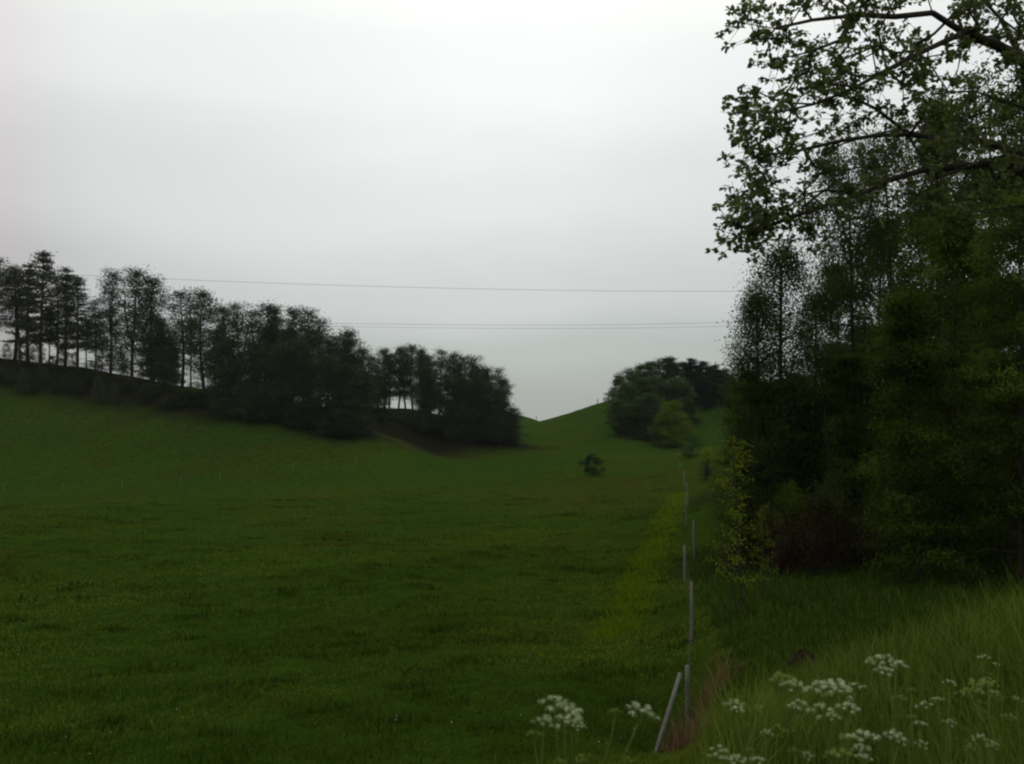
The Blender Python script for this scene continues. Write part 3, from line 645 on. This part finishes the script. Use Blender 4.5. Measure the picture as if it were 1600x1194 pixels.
for k, (px, yt, Y, wd) in enumerate([(1470, 170, 32, 75), (1560, 120, 29, 85), (1650, 60, 27, 90), (1500, 330, 27, 70), (1590, 300, 23, 80), (1700, 250, 22, 90),
      (1310, 420, 42, 60), (1380, 350, 44, 70), (1460, 300, 45, 70), (1550, 260, 45, 80), (1640, 240, 44, 80),
      (1250, 590, 48, 55), (1310, 540, 55, 55), (1200, 600, 52, 50), (1370, 520, 58, 60), (1440, 480, 60, 60), (1530, 450, 60, 70), (1620, 450, 60, 70), (1780, 200, 30, 110), (1860, 100, 24, 120)]):
    put(ald[(0, 2, 1)[k % 3] if Y < 40 else 0], px, yt, Y, wd, LW, 'tree', GW)
put(ald[1], 1435, 440, 25, 82, 'leafy tree with brighter layered boughs at the front of the wood', 'tree')
put(ald[0], 1172, 585, 33, 46, 'low dark alder at the left corner of the wood, under the thin birch', 'alder')
put(ald[0], 1235, 600, 34, 60, 'wide dark alder below the slender birch', 'alder')
put(ald[0], 1325, 560, 33, 62, 'dark alder filling the space under the tall hanging birch', 'alder')
wb = [make_bush('wood_edge_bush', 2.6, 1.5, 60, 70, .09, M['dark'], M['bark'], .22), make_bush('wood_edge_bush', 2.2, 1.6, 60, 70, .09, M['birch'], M['bark'], .22)]
for k in range(30):
    px = 1135 + 520 * k / 29 + rng.uniform(-8, 8); Y = rng.uniform(33, 46) if k % 3 else rng.uniform(29, 33)
    put(wb[k % 2 if k % 4 else 0], px, rng.uniform(735, 800), Y, rng.uniform(32, 58), 'dark bush in the shade at the edge of the right wood', 'bush', 'bushes in the right wood')
for k, px in enumerate([-15, 8, 30, 52, 82, 96, 115, 142, 153, 170, 186, 197, 218, 231, 250, 262, 275, 306]):
    put(ub[k % 2], px, np.interp(px, [0, 120, 300], [556, 570, 600]) - rng.uniform(2, 34), 204 + rng.uniform(-2, 3), rng.uniform(6, 13), 'small bush among the trunk feet on the crest of the left ridge', 'bush', 'crest bushes on the left ridge')
brn_ = make_bush('brown_bush', 2.2, 1.3, 46, 45, .10, M['brown'], M['bark'], .22, 12)
for px, yt, Y, wd, lb in [(1215, 800, 29, 32, 'left'), (1275, 780, 28, 42, 'middle'), (1340, 790, 28.5, 40, 'right')]:
    put(brn_, px, yt, Y, wd, 'rusty brown withered bush, %s one of the three at the front of the wood' % {'left': 'leftmost', 'middle': 'middle', 'right': 'rightmost'}[lb], 'bush', 'withered bushes')
# pale young stems standing in front of the shade
st = empty('young_stem'); m_ = MB(); tk = ctrunk(6, .35, 8, 1); tube(m_, tk, np.linspace(.055, .015, 8), 6)
cc = np.array([[rng.normal(0, .3), rng.normal(0, .3), z] for z in rng.uniform(2.2, 6, 34)])
segs(m_, np.stack([np.interp(cc[:, 2] - .3, tk[:, 2], tk[:, 0]), np.interp(cc[:, 2] - .3, tk[:, 2], tk[:, 1]), cc[:, 2] - .3], -1), cc, .012, .005, 3)
m_.build('trunk', M['bark'], st); m_ = MB(); q = cloud(cc, 26, .22); leaves(m_, q, .09, .055, rng.normal(0, 1, (len(q), 3)), None, rng.uniform(.2, .9, len(q))); m_.build('crown', M['dark'], st)
st['h'] = 6; st['r'] = .6
for px, yt, Y in [(1302, 640, 28), (1418, 620, 26), (1497, 610, 26), (1572, 600, 25), (1388, 650, 29)]:
    put(st, px, yt, Y, 16, 'thin young stem standing at the front of the right wood', 'young tree', 'young stems in front of the right wood')
# airy yellow-green sapling by the fence
sp = empty('sapling'); m_ = MB(); tk = ctrunk(4.2, .10, 8, 1); tube(m_, tk, np.linspace(.035, .006, 8), 6)
tk2 = tk * [1, 1, .62] + np.array([-.06, .03, .0]); tk2[:, 0] -= np.linspace(0, .35, 8); tube(m_, tk2, np.linspace(.022, .005, 8), 5)
cc = []
for z in np.linspace(.9, 4.1, 46):
    a = rng.uniform(0, 6.28); L = rng.uniform(.12, .75) * (1.1 - z / 5.4); cc.append((L * math.cos(a) - .1, L * math.sin(a), z))
cc = np.array(cc); b0 = np.stack([np.interp(cc[:, 2] - .15, tk[:, 2], tk[:, 0]), np.interp(cc[:, 2] - .15, tk[:, 2], tk[:, 1]), cc[:, 2] - .15], -1)
segs(m_, b0, cc, .008, .003, 4); m_.build('trunk', M['bark'], sp)
m_ = MB(); q = np.concatenate([cloud(cc, 18, .11, .6), cloud((cc + b0) / 2, 6, .09, .6)]); leaves(m_, q, .085, .045, rng.normal(0, 1, (len(q), 3)) * [1, 1, .5], rng.normal(0, .5, (len(q), 3)) + [0, 0, 1], rng.uniform(0, 1, len(q))); m_.build('crown', M['sap'], sp)
sp['h'] = 4.1; sp['r'] = .7
put(sp, 1157, 690, 21, None, 'airy yellow green sapling with thin dark stem right of the fence', 'sapling', rz=0)
sp2 = put(sp, 1188, 790, 23.5, 22, 'smaller pale sapling close behind the airy yellow green one', 'sapling', rz=2)
sp3 = put(sp, 1130, 715, 40, 15, 'distant yellow green sapling between the fence and the wood', 'sapling', rz=4)

# ------------------------------------------------------------------ big maple whose boughs hang in from the right
root = empty('maple_tree'); bx_, by_ = 8.6, 12.0; bz = Hs(bx_, by_) - .2
root.location = (bx_, by_, bz); O = np.array([bx_, by_, bz])
trk = np.array([(0, 0, 0), (-.05, 0, 1.2), (-.1, .05, 2.6), (-.05, .1, 4), (.05, .1, 5.4), (.1, 0, 7), (.2, -.1, 8.6), (.2, 0, 10.4)]) + O
def limb(*r): return np.array([P(*a) for a in r])
LIMBS = [limb((1760, 170, 12), (1680, 125, 11.8), (1600, 95, 11.6), (1550, 70, 11.4), (1505, 50, 11.2), (1450, 28, 11), (1400, 24, 10.9), (1340, 20, 10.7), (1270, 30, 10.6), (1215, 42, 10.5)),
         limb((1740, 270, 12), (1660, 255, 11.7), (1600, 240, 11.4), (1540, 222, 11.2), (1480, 212, 11.1), (1420, 210, 11), (1370, 210, 10.9), (1310, 222, 10.8), (1250, 236, 10.7), (1200, 245, 10.6)),
         limb((1505, 50, 11.2), (1450, 74, 10.9), (1390, 105, 10.7), (1330, 140, 10.5), (1270, 165, 10.3), (1210, 178, 10.2)),
         limb((1600, 240, 11.4), (1520, 258, 11.5), (1450, 262, 11.7), (1390, 285, 11.8), (1340, 300, 11.8), (1290, 293, 11.8), (1250, 310, 11.7), (1225, 330, 11.6)),
         limb((1390, 285, 11.8), (1340, 305, 11.5), (1290, 318, 11.3), (1240, 338, 11.2), (1190, 360, 11.1)),
         limb((1600, 95, 11.6), (1560, 30, 12), (1500, -40, 12.2), (1420, -90, 12.3), (1340, -120, 12.3)),
         limb((1740, 330, 12), (1660, 330, 12.3), (1590, 320, 12.6), (1520, 330, 12.8), (1470, 345, 13))]
nodes = list(trk); par = [-1] + list(range(len(trk) - 1)); nt_ = len(trk)
for lm_ in LIMBS:
    arr = np.array(nodes); b = int(np.argmin(np.linalg.norm(arr - lm_[0], axis=1)))
    st_ = 1 if np.linalg.norm(arr[b] - lm_[0]) < .05 else 0
    prev = b
    for p in lm_[st_:]: nodes.append(p + rng.normal(0, .02, 3)); par.append(prev); prev = len(nodes) - 1
POLY = [(1160, 20), (1185, 70), (1215, 95), (1195, 150), (1150, 172), (1142, 190), (1165, 215), (1185, 255), (1150, 300), (1140, 352), (1158, 392), (1205, 392), (1255, 372), (1300, 345), (1420, 340), (1610, 330), (1700, 300), (1700, -60), (1180, -60)]
def inside(x, y):
    c = False; j_ = len(POLY) - 1
    for i_ in range(len(POLY)):
        xi, yi = POLY[i_]; xj, yj = POLY[j_]
        if (yi > y) != (yj > y) and x < (xj - xi) * (y - yi) / (yj - yi) + xi: c = not c
        j_ = i_
    return c
HOLES = [(1440, 15, 30), (1475, 55, 28), (1130, 130, 40), (1215, 110, 32), (1300, 60, 18), (1170, 215, 16), (1520, 110, 30), (1250, 275, 20), (1330, 260, 30), (1285, 300, 26), (1560, 130, 22), (1500, 160, 22), (1210, 290, 14), (1395, 60, 16), (1240, 90, 16), (1420, 150, 18), (1350, 185, 14), (1470, 120, 18), (1580, 170, 20), (1275, 215, 12), (1380, 245, 14)]
AT = []
for p in [(1160, 200), (1165, 165), (1170, 172), (1165, 230), (1160, 258), (1146, 325), (1138, 345), (1152, 35), (1165, 30), (1178, 62), (1200, 60), (1190, 10), (1215, 35), (1205, 95), (1218, 100), (1228, 60), (1150, 178), (1160, 190), (1175, 140), (1180, 160), (1190, 185), (1170, 205), (1195, 215), (1212, 100), (1185, 250), (1195, 270), (1210, 285), (1180, 245), (1150, 312), (1158, 318), (1148, 350), (1160, 355), (1175, 365), (1160, 392), (1185, 385), (1205, 360), (1230, 375), (1265, 362), (1240, 340), (1255, 300), (1200, 340), (1180, 300), (1320, 60), (1268, 370), (1220, 160), (1232, 200), (1245, 120), (1260, 250), (1225, 250)]:
    AT.append(P(p[0], p[1], rng.uniform(10.3, 11.3)))
while len(AT) < 395:
    px, py = rng.uniform(1150, 1690), rng.uniform(-60, 385)
    if not inside(px, py): continue
    if any(math.hypot(px - a, py - b) < c for a, b, c in HOLES): continue
    AT.append(P(px, py, rng.uniform(9.8, 12.8)))
while len(AT) < 535:      # the rest of the crown, above and beyond the frame
    a = rng.uniform(0, 6.28); f = rng.uniform(0, 1); rr = 4.8 * math.sqrt(rng.uniform(.1, 1)) * math.sin(math.pi * (f * .8 + .15)) ** .7
    p = np.array([8.4 + rr * math.cos(a), 12 + rr * math.sin(a), bz + 5.2 + 5.6 * f])
    pxx = 800 + FPX * p[0] / p[1]
    if pxx > 1500 or p[2] - EYE > p[1] * .47: AT.append(p)
AT = np.array(AT)
arr = np.array(nodes); base_n = len(nodes)
dist = np.min(np.linalg.norm(AT[:, None] - arr[None], axis=2), axis=1); ends = []
for i_ in np.argsort(dist):
    p = AT[i_]; L = np.linalg.norm(p - arr, axis=1)
    cost = L + np.maximum(0, (p[0] - arr[:, 0]) + .15 * L) * .8     # twigs grow outwards, away from the trunk
    b = int(np.argmin(cost)); q0 = arr[b]; n_ = max(1, int(L[b] / .28)); prev = b; new = []
    sag = rng.uniform(-.06, .12) * L[b]
    for s in range(1, n_ + 1):
        f = s / n_; c = q0 + (p - q0) * f + np.array([0, 0, 1]) * math.sin(f * math.pi) * sag
        if s < n_: c = c + rng.normal(0, .018, 3)
        nodes.append(c); par.append(prev); prev = len(nodes) - 1; new.append(c)
    arr = np.concatenate([arr, np.array(new)]); ends.append(prev)
cnt = np.zeros(len(nodes)); cnt[ends] = 1
for k in range(len(nodes) - 1, 0, -1): cnt[par[k]] += cnt[k]
rd = .0048 * np.maximum(cnt, 1) ** .52; rd[:nt_] = np.linspace(.24, .09, nt_); par_ = np.array(par)
m_ = MB(); tube(m_, arr[:nt_] - O, rd[:nt_], 10)
ii = np.arange(nt_, len(arr)); segs(m_, arr[par_[ii]] - O, arr[ii] - O, np.minimum(rd[par_[ii]], rd[ii] * 1.25), rd[ii], 6)
tws = np.repeat(AT, 6, axis=0); tw1 = tws + rng.normal(0, .11, tws.shape); segs(m_, tws - O, tw1 - O, .004, .0025, 3)
m_.build('trunk', M['bark'], root)
m_ = MB(); rc = np.concatenate([AT, tw1[rng.uniform(0, 1, len(tw1)) < .75]]) ; per = 9
c = np.repeat(rc, per, axis=0); dr = rng.normal(0, 1, c.shape); dr[:, 2] = dr[:, 2] * .6 - .25; dr = unit(dr)
sz = rng.uniform(.04, .095, len(c)); c = c + dr * sz[:, None] * .6 + rng.normal(0, .012, c.shape)
tn = np.repeat(rng.uniform(.15, .85, len(rc)), per) + rng.normal(0, .15, len(c))
leaves(m_, c - O, sz, sz * .72, dr, rng.normal(0, .6, c.shape) + [0, 0, 1], np.clip(tn, 0, 1), .18)
m_.build('crown', M['maple'], root)
tag(root, 'big maple at the right whose leafy boughs hang across the sky', 'maple')

# ------------------------------------------------------------------ fences
def wood_post(mb, p, h, r, lean=(0, 0), k=8):
    z = np.linspace(-.3, h, 5); f = (z + .3) / (h + .3)
    pp = np.array([[p[0] + lean[0] * a + rng.normal(0, .004), p[1] + lean[1] * a, p[2] + b] for a, b in zip(f, z)])
    tube(mb, pp, r * np.array([1.05, 1.03, 1, .97, .92]), k)
    return pp[-1]
fr = empty('wire_fence', (X(1073, 15), 15, Hs(X(1073, 15), 15)))
OF = np.array(fr.location)
POSTS = [(1073, 1040, 15, .048), (1079, 909, 20.5, .042), (1068, 852, 32, .05), (1084, 803, 37, .05), (1071, 775, 52, .05), (1074, 750, 70, .05), (1068, 735, 92, .055), (1062, 722, 118, .06), (1058, 712, 140, .07)]
tops = []
for px, yt, Y, r_ in POSTS:
    x_ = X(px, Y); z = Hs(x_, Y); h = max(.9, top_z(yt, Y) - z); h = min(h, 1.6)
    mb = MB(); tops.append((wood_post(mb, np.array([x_, Y, z]) - OF, h, r_ * .82, (rng.normal(0, .03), 0)), h)); mb.build('post', M['wood'], fr)
mb = MB(); p1 = P(1063, 1052, 14.97); p0 = P(1018, 1180, 14.2); p0[2] = Hs(p0[0], p0[1]) - .15
tube(mb, np.linspace(p0, p1, 4) - OF, [.036, .036, .035, .033], 8); mb.build('brace', M['wood'], fr)
for f_ in (.35, .62, .9):
    mb = MB()
    for (a, ha), (b, hb) in zip(tops[:-1], tops[1:]):
        q0 = a - np.array([0, 0, ha * (1 - f_)]); q1 = b - np.array([0, 0, hb * (1 - f_)])
        s = np.linspace(0, 1, 6)[:, None]; tube(mb, q0 + (q1 - q0) * s - np.array([0, 0, 1]) * (s * (1 - s) * .12), .0016, 4, False)
    mb.build('wire', M['wire'], fr)
tag(fr, 'grey wooden post and wire fence running away beside the wood', 'fence')
fr = empty('pasture_fence', (X(8, 133), 133, Hs(X(8, 133), 133))); OF = np.array(fr.location); tops = []
for px, Y in [(-90, 127), (8, 131), (100, 132), (193, 133), (283, 133), (345, 135), (403, 138), (458, 140), (510, 142), (556, 146), (598, 152)]:
    x_ = X(px, Y); z = Hs(x_, Y); mb = MB(); tops.append(wood_post(mb, np.array([x_, Y, z]) - OF, 1.15, .038, (rng.normal(0, .05), 0), 6)); mb.build('post', M['pale'], fr)
mb = MB()
for a, b in zip(tops[:-1], tops[1:]): tube(mb, [a - [0, 0, .1], (a + b) / 2 - [0, 0, .18], b - [0, 0, .1]], .0015, 4, False)
mb.build('wire', M['wire'], fr)
tag(fr, 'row of thin pale fence posts across the far left side of the field', 'fence')

# ------------------------------------------------------------------ power cables and small things on the skyline
def cable(pts3, r_, label):
    c = np.array([P(*a) for a in pts3]); 
    # quadratic through three surveyed points = the sagging cable, carried past both frame edges
    t0 = np.array([0, .5, 1.]); s = np.linspace(-.6, 1.6, 60)
    cc = np.stack([np.polyval(np.polyfit(t0, c[:, k], 2), s) for k in range(3)], -1)
    mb = MB(); o0 = cc[0].copy(); tube(mb, cc - o0, r_, 5, False); o = mb.build('power_cable', M['cable'], None); o.location = o0
    tag(o, label, 'cable', 'overhead power cables')
cable([(0, 424, 290), (640, 449, 290), (1200, 455, 290)], .045, 'upper overhead cable sloping from the larches to the wood')
cable([(300, 501, 330), (830, 508, 330), (1200, 501, 330)], .045, 'higher one of the two close parallel cables')
cable([(300, 505, 335), (830, 513.5, 335), (1200, 507, 335)], .042, 'lower one of the two close parallel cables')
up = empty('utility_pole', (X(838, 425), 425, Hs(X(838, 425), 425) - .2)); mb = MB(); tube(mb, [(0, 0, 0), (.04, 0, 1.8), (.1, 0, 3.3)], [.14, .12, .1], 7); mb.build('pole', M['wood'], up)
mb = MB(); tube(mb, [(-.45, 0, 2.7), (.7, 0, 2.75)], .06, 5); mb.build('crossarm', M['wood'], up); tag(up, 'tiny pole on the far bright green hill in the notch', 'pole')
x_, Y_ = X(934, 284), 284; mb = MB(); wood_post(mb, (0, 0, 0), 1.7, .13); o = mb.build('skyline_post', M['wood']); o.location = (x_, Y_, Hs(x_, Y_)); tag(o, 'short post on the skyline of the right hill', 'post')

# earth mound on the bank edge
p = P(1256, 1040, 12.2); zz = Hs(p[0], p[1]); mb = MB(); n1, n2 = 20, 40
ph, th = np.meshgrid(np.linspace(0, 1, n1), np.linspace(0, 2 * math.pi, n2, endpoint=False), indexing='ij')
rr = ph * (1 + .15 * np.sin(3 * th + 1) + .1 * np.sin(7 * th)); xx = .36 * rr * np.cos(th); yy = .25 * rr * np.sin(th)
h_ = .30 * np.cos(np.clip(ph, 0, 1) * math.pi / 2) ** .8 * (1 + .25 * np.sin(9 * th + 6 * ph)) + rng.normal(0, .012, ph.shape) - .05
i, j = np.meshgrid(np.arange(n1 - 1), np.arange(n2), indexing='ij'); j2 = (j + 1) % n2
mb.add(np.stack([xx, yy, h_], -1).reshape(-1, 3), np.stack([i * n2 + j, i * n2 + j2, (i + 1) * n2 + j2, (i + 1) * n2 + j], -1).reshape(-1, 4)[:, ::-1])
o = mb.build('earth_mound', M['earth'], smooth=True); o.location = (p[0], p[1], zz + .20); o.scale = (.6, .6, .55); tag(o, 'small brown mound of bare earth on the bank between fence and wood', 'mound')

# ------------------------------------------------------------------ cow parsley
def umbel(c, nrm, rad_, n_, parent, green=False):
    """a compound umbel: rays fanning from one point, each ending in a small dome of florets"""
    nrm = unit(np.array(nrm, float)); ref = np.array([1, 0, 0.]); a = unit(np.cross(nrm, ref)); b = np.cross(nrm, a)
    hub = np.array(c) - nrm * rad_ * 1.0
    st_, fl = MB(), MB(); i_ = np.arange(n_); rr = rad_ * np.sqrt((i_ + .4) / n_) * rng.uniform(.85, 1.12, n_); th = i_ * 2.39996 + rng.uniform(0, 6)
    e_ = np.array(c) + (a[None] * np.cos(th)[:, None] + b[None] * np.sin(th)[:, None]) * rr[:, None] - nrm * (rr ** 2 / rad_ * .45)[:, None] + rng.normal(0, rad_ * .06, (n_, 3))
    segs(st_, np.tile(hub, (n_, 1)), e_, .0007, .0005, 3)
    k = 44; er = rad_ * .25
    d = unit(rng.normal(0, 1, (n_ * k, 3)) + nrm * 1.1); cc_ = np.repeat(e_, k, axis=0) + d * er * rng.uniform(.6, 1.1, (n_ * k, 1)) * np.array([1, 1, .8])
    sz = rad_ * rng.uniform(.05, .10, n_ * k)
    t2 = unit(np.cross(d, rng.normal(0, 1, d.shape)))
    leaves(fl, cc_, sz, sz * .9, t2, d, np.clip(np.repeat(rng.uniform(.3, .9, n_), k) + rng.normal(0, .15, n_ * k), 0, 1), .1)
    f = fl.build('flower_head', M['bud'] if green else M['floret'], parent); st_.build('rays', M['stem'], f)
    return hub
def parsley(label, px0, Y, heads, leafy=True, fk=(.55, .70)):
    """heads: photo x, y, radius in photo px, distance, green?"""
    x0 = X(px0, Y); z0 = Hs(x0, Y); root = empty('cow_parsley', (x0, Y, z0)); O = np.array([x0, Y, z0])
    hs = [P(h[0], h[1], h[3]) - O for h in heads]; zt = max(h[2] for h in hs)
    sm_ = MB(); fork = np.array([np.mean([h[0] for h in hs]) * fk[0], np.mean([h[1] for h in hs]) * .5, min(h[2] for h in hs) * fk[1]])
    tube(sm_, [(0, 0, -.05), fork * [.3, .3, .5], fork], [.0045, .004, .0035], 6)
    for h, hd in zip(heads, hs):
        rr = h[2] * 1.38 / FPX * h[3]; nrm = unit(unit(hd - fork) * .7 + np.array([0, 0, .8]) + rng.normal(0, .15, 3))
        hub = umbel(hd, nrm, rr, int(7 + 5 * min(1, h[2] / 26)), root, len(h) > 4 and h[4])
        md = (fork + hub) / 2 + np.array([0, 0, -.03]) + rng.normal(0, .022, 3)
        tube(sm_, [fork, fork * .4 + md * .6, md * .5 + hub * .5, hub], [.0034, .003, .0025, .002], 5)
        if rng.uniform() < .6:
            e_ = md + np.array([rng.normal(0, .03), rng.normal(0, .03), .05]); umbel(e_, (rng.normal(0, .3), 0, 1), rr * .45, 6, root, True); segs(sm_, [md], [e_ - [0, 0, rr * .45]], .0015, .001, 4)
    sm_.build('stem', M['stem'], root)
    if leafy:
        lf = MB(); n_ = 5
        for q in range(n_):
            z = rng.uniform(.25, .95) * fork[2]; a = rng.uniform(0, 6.28); ax_ = np.array([math.cos(a), math.sin(a), rng.uniform(-.1, .5)]); L = rng.uniform(.10, .2); b = fork * (z / fork[2])
            tube(lf, [b, b + ax_ * L * .6, b + ax_ * L], [.0016, .0012, .0006], 4)
            s = np.array([-math.sin(a), math.cos(a), 0]); u = np.linspace(.3, 1, 12)
            for sg_ in (-1, 1):
                for w_ in (0.35, .7, 1.0):
                    cen = b + ax_ * L * u[:, None] + s * sg_ * (w_ * (1.08 - u) * L * .55)[:, None] + rng.normal(0, .003, (12, 3))
                    leaves(lf, cen, .022, .010, ax_ * .6 + s * sg_ * .8 + rng.normal(0, .25, (12, 3)), np.tile([[0, 0, 1.]], (12, 1)), rng.uniform(.0, .6, 12))
        lf.build('leaves', M['stem'], root)
    tag(root, label, 'wildflower', 'cow parsley on the bank')
parsley('cow parsley with the biggest cluster of white heads, left of the fence brace', 905, 2.3, [(868, 1092, 17, 2.25), (885, 1106, 21, 2.2), (892, 1120, 17, 2.15), (848, 1122, 13, 2.3), (834, 1143, 10, 2.3, True), (905, 1130, 9, 2.1)])
parsley('cow parsley with one long slanting stem and a white head beside the brace', 885, 2.25, [(1002, 1104, 19, 2.2), (960, 1108, 8, 2.25, True)], fk=(.2, .80))
parsley('small green cow parsley at the bottom edge below the slanting stem', 925, 1.95, [(910, 1182, 10, 1.9, True), (874, 1188, 8, 1.95, True)])
parsley('cow parsley with one yellowish white head in front of the earth mound', 1235, 3.0, [(1222, 1056, 16, 2.95, True), (1238, 1066, 13, 2.9)])
parsley('tall cow parsley with a wide white crown of heads in the bank centre', 1300, 2.8, [(1282, 1068, 18, 2.75), (1302, 1064, 18, 2.8), (1318, 1074, 15, 2.75), (1338, 1068, 10, 2.85), (1296, 1084, 10, 2.7, True)])
parsley('cow parsley standing highest, four heads in a ring against the shaded ditch', 1382, 3.0, [(1380, 1026, 15, 3.0), (1362, 1033, 9, 3.0), (1402, 1034, 11, 3.05), (1382, 1044, 12, 2.9)])
parsley('low cow parsley with a flat tilted white head right of the fence post', 1160, 3.1, [(1149, 1098, 14, 3.1), (1152, 1106, 8, 3.0), (1182, 1104, 9, 3.1, True)])
parsley('cow parsley with three mid-height heads under the wide crown', 1290, 2.7, [(1248, 1098, 13, 2.7), (1282, 1104, 14, 2.65), (1326, 1102, 14, 2.7), (1300, 1116, 10, 2.6)])
parsley('cow parsley at the bottom edge between the fence post and the dry tuft', 1150, 2.3, [(1124, 1172, 13, 2.3), (1152, 1184, 13, 2.25), (1184, 1184, 10, 2.25)])
parsley('broad cow parsley with heads spreading along the lower right of the bank', 1350, 2.3, [(1350, 1146, 17, 2.3), (1322, 1150, 12, 2.35, True), (1394, 1144, 15, 2.3), (1404, 1152, 10, 2.25), (1346, 1166, 12, 2.2)])
parsley('cow parsley with a ragged greenish head at the bottom edge below the broad one', 1325, 2.1, [(1312, 1172, 15, 2.1, True), (1350, 1180, 10, 2.1), (1298, 1176, 9, 2.1, True)])
parsley('cow parsley with two small white heads right of the tallest one', 1460, 3.2, [(1446, 1098, 10, 3.2), (1464, 1091, 8, 3.2), (1486, 1064, 7, 3.3)])
parsley('small faint cow parsley low on the right bank', 1485, 3.0, [(1484, 1126, 8, 3.0), (1440, 1160, 7, 2.9)])
parsley('yellow green cow parsley gone to bud on the right bank', 1530, 2.9, [(1535, 1066, 17, 2.9, True), (1522, 1076, 14, 2.85, True), (1548, 1062, 10, 2.95, True), (1507, 1080, 9, 2.9, True)])
parsley('far cow parsley with two dull heads near the top of the right bank', 1540, 5.2, [(1536, 1024, 7, 5.2), (1556, 1036, 5, 5.2)])
parsley('cow parsley bud head low at the right edge of the photo', 1580, 2.8, [(1578, 1118, 9, 2.8, True), (1590, 1090, 6, 2.9)])
parsley('lone small cow parsley between the yellow sapling and the maple shade', 1250, 5.0, [(1244, 1006, 5, 5.0)]) if False else None

parsley('small cow parsley between the broad one and the yellow green budding one', 1445, 2.6, [(1438, 1128, 8, 2.6), (1424, 1118, 6, 2.65, True)])
parsley('cow parsley with three small heads at the bottom right corner', 1545, 2.3, [(1530, 1150, 9, 2.3), (1552, 1162, 8, 2.25), (1514, 1166, 7, 2.3, True)])
parsley('little cow parsley low at the bottom edge, right of the dry tuft', 1275, 2.2, [(1262, 1178, 8, 2.2), (1240, 1170, 6, 2.25, True)])
parsley('thin cow parsley with two greenish heads right of the wide crown', 1415, 2.9, [(1408, 1088, 8, 2.9, True), (1424, 1076, 6, 2.95, True)])
parsley('cow parsley with small pale heads near the middle of the lower edge', 1205, 2.6, [(1198, 1142, 9, 2.6), (1216, 1134, 7, 2.6, True)])
# ------------------------------------------------------------------ thin damp air
HAZE = 0.00006
hb = MB(); zlo, zhi = -140, 75; ex = 9600
v = [(sx * ex, sy * ex, z) for z in (zlo, zhi) for sx, sy in ((-1, -1), (1, -1), (1, 1), (-1, 1))]
hb.add(v, [[0, 3, 2, 1], [4, 5, 6, 7], [0, 1, 5, 4], [1, 2, 6, 5], [2, 3, 7, 6], [3, 0, 4, 7]])
m, t, o = mat('damp_air'); pv = t.nodes.new('ShaderNodeVolumePrincipled'); pv.inputs['Density'].default_value = HAZE
pv.inputs['Color'].default_value = (.9, .95, .96, 1); pv.inputs['Anisotropy'].default_value = .2; t.links.new(pv.outputs[0], o.inputs['Volume'])
hz = hb.build('haze', m); tag(hz, kind='stuff')
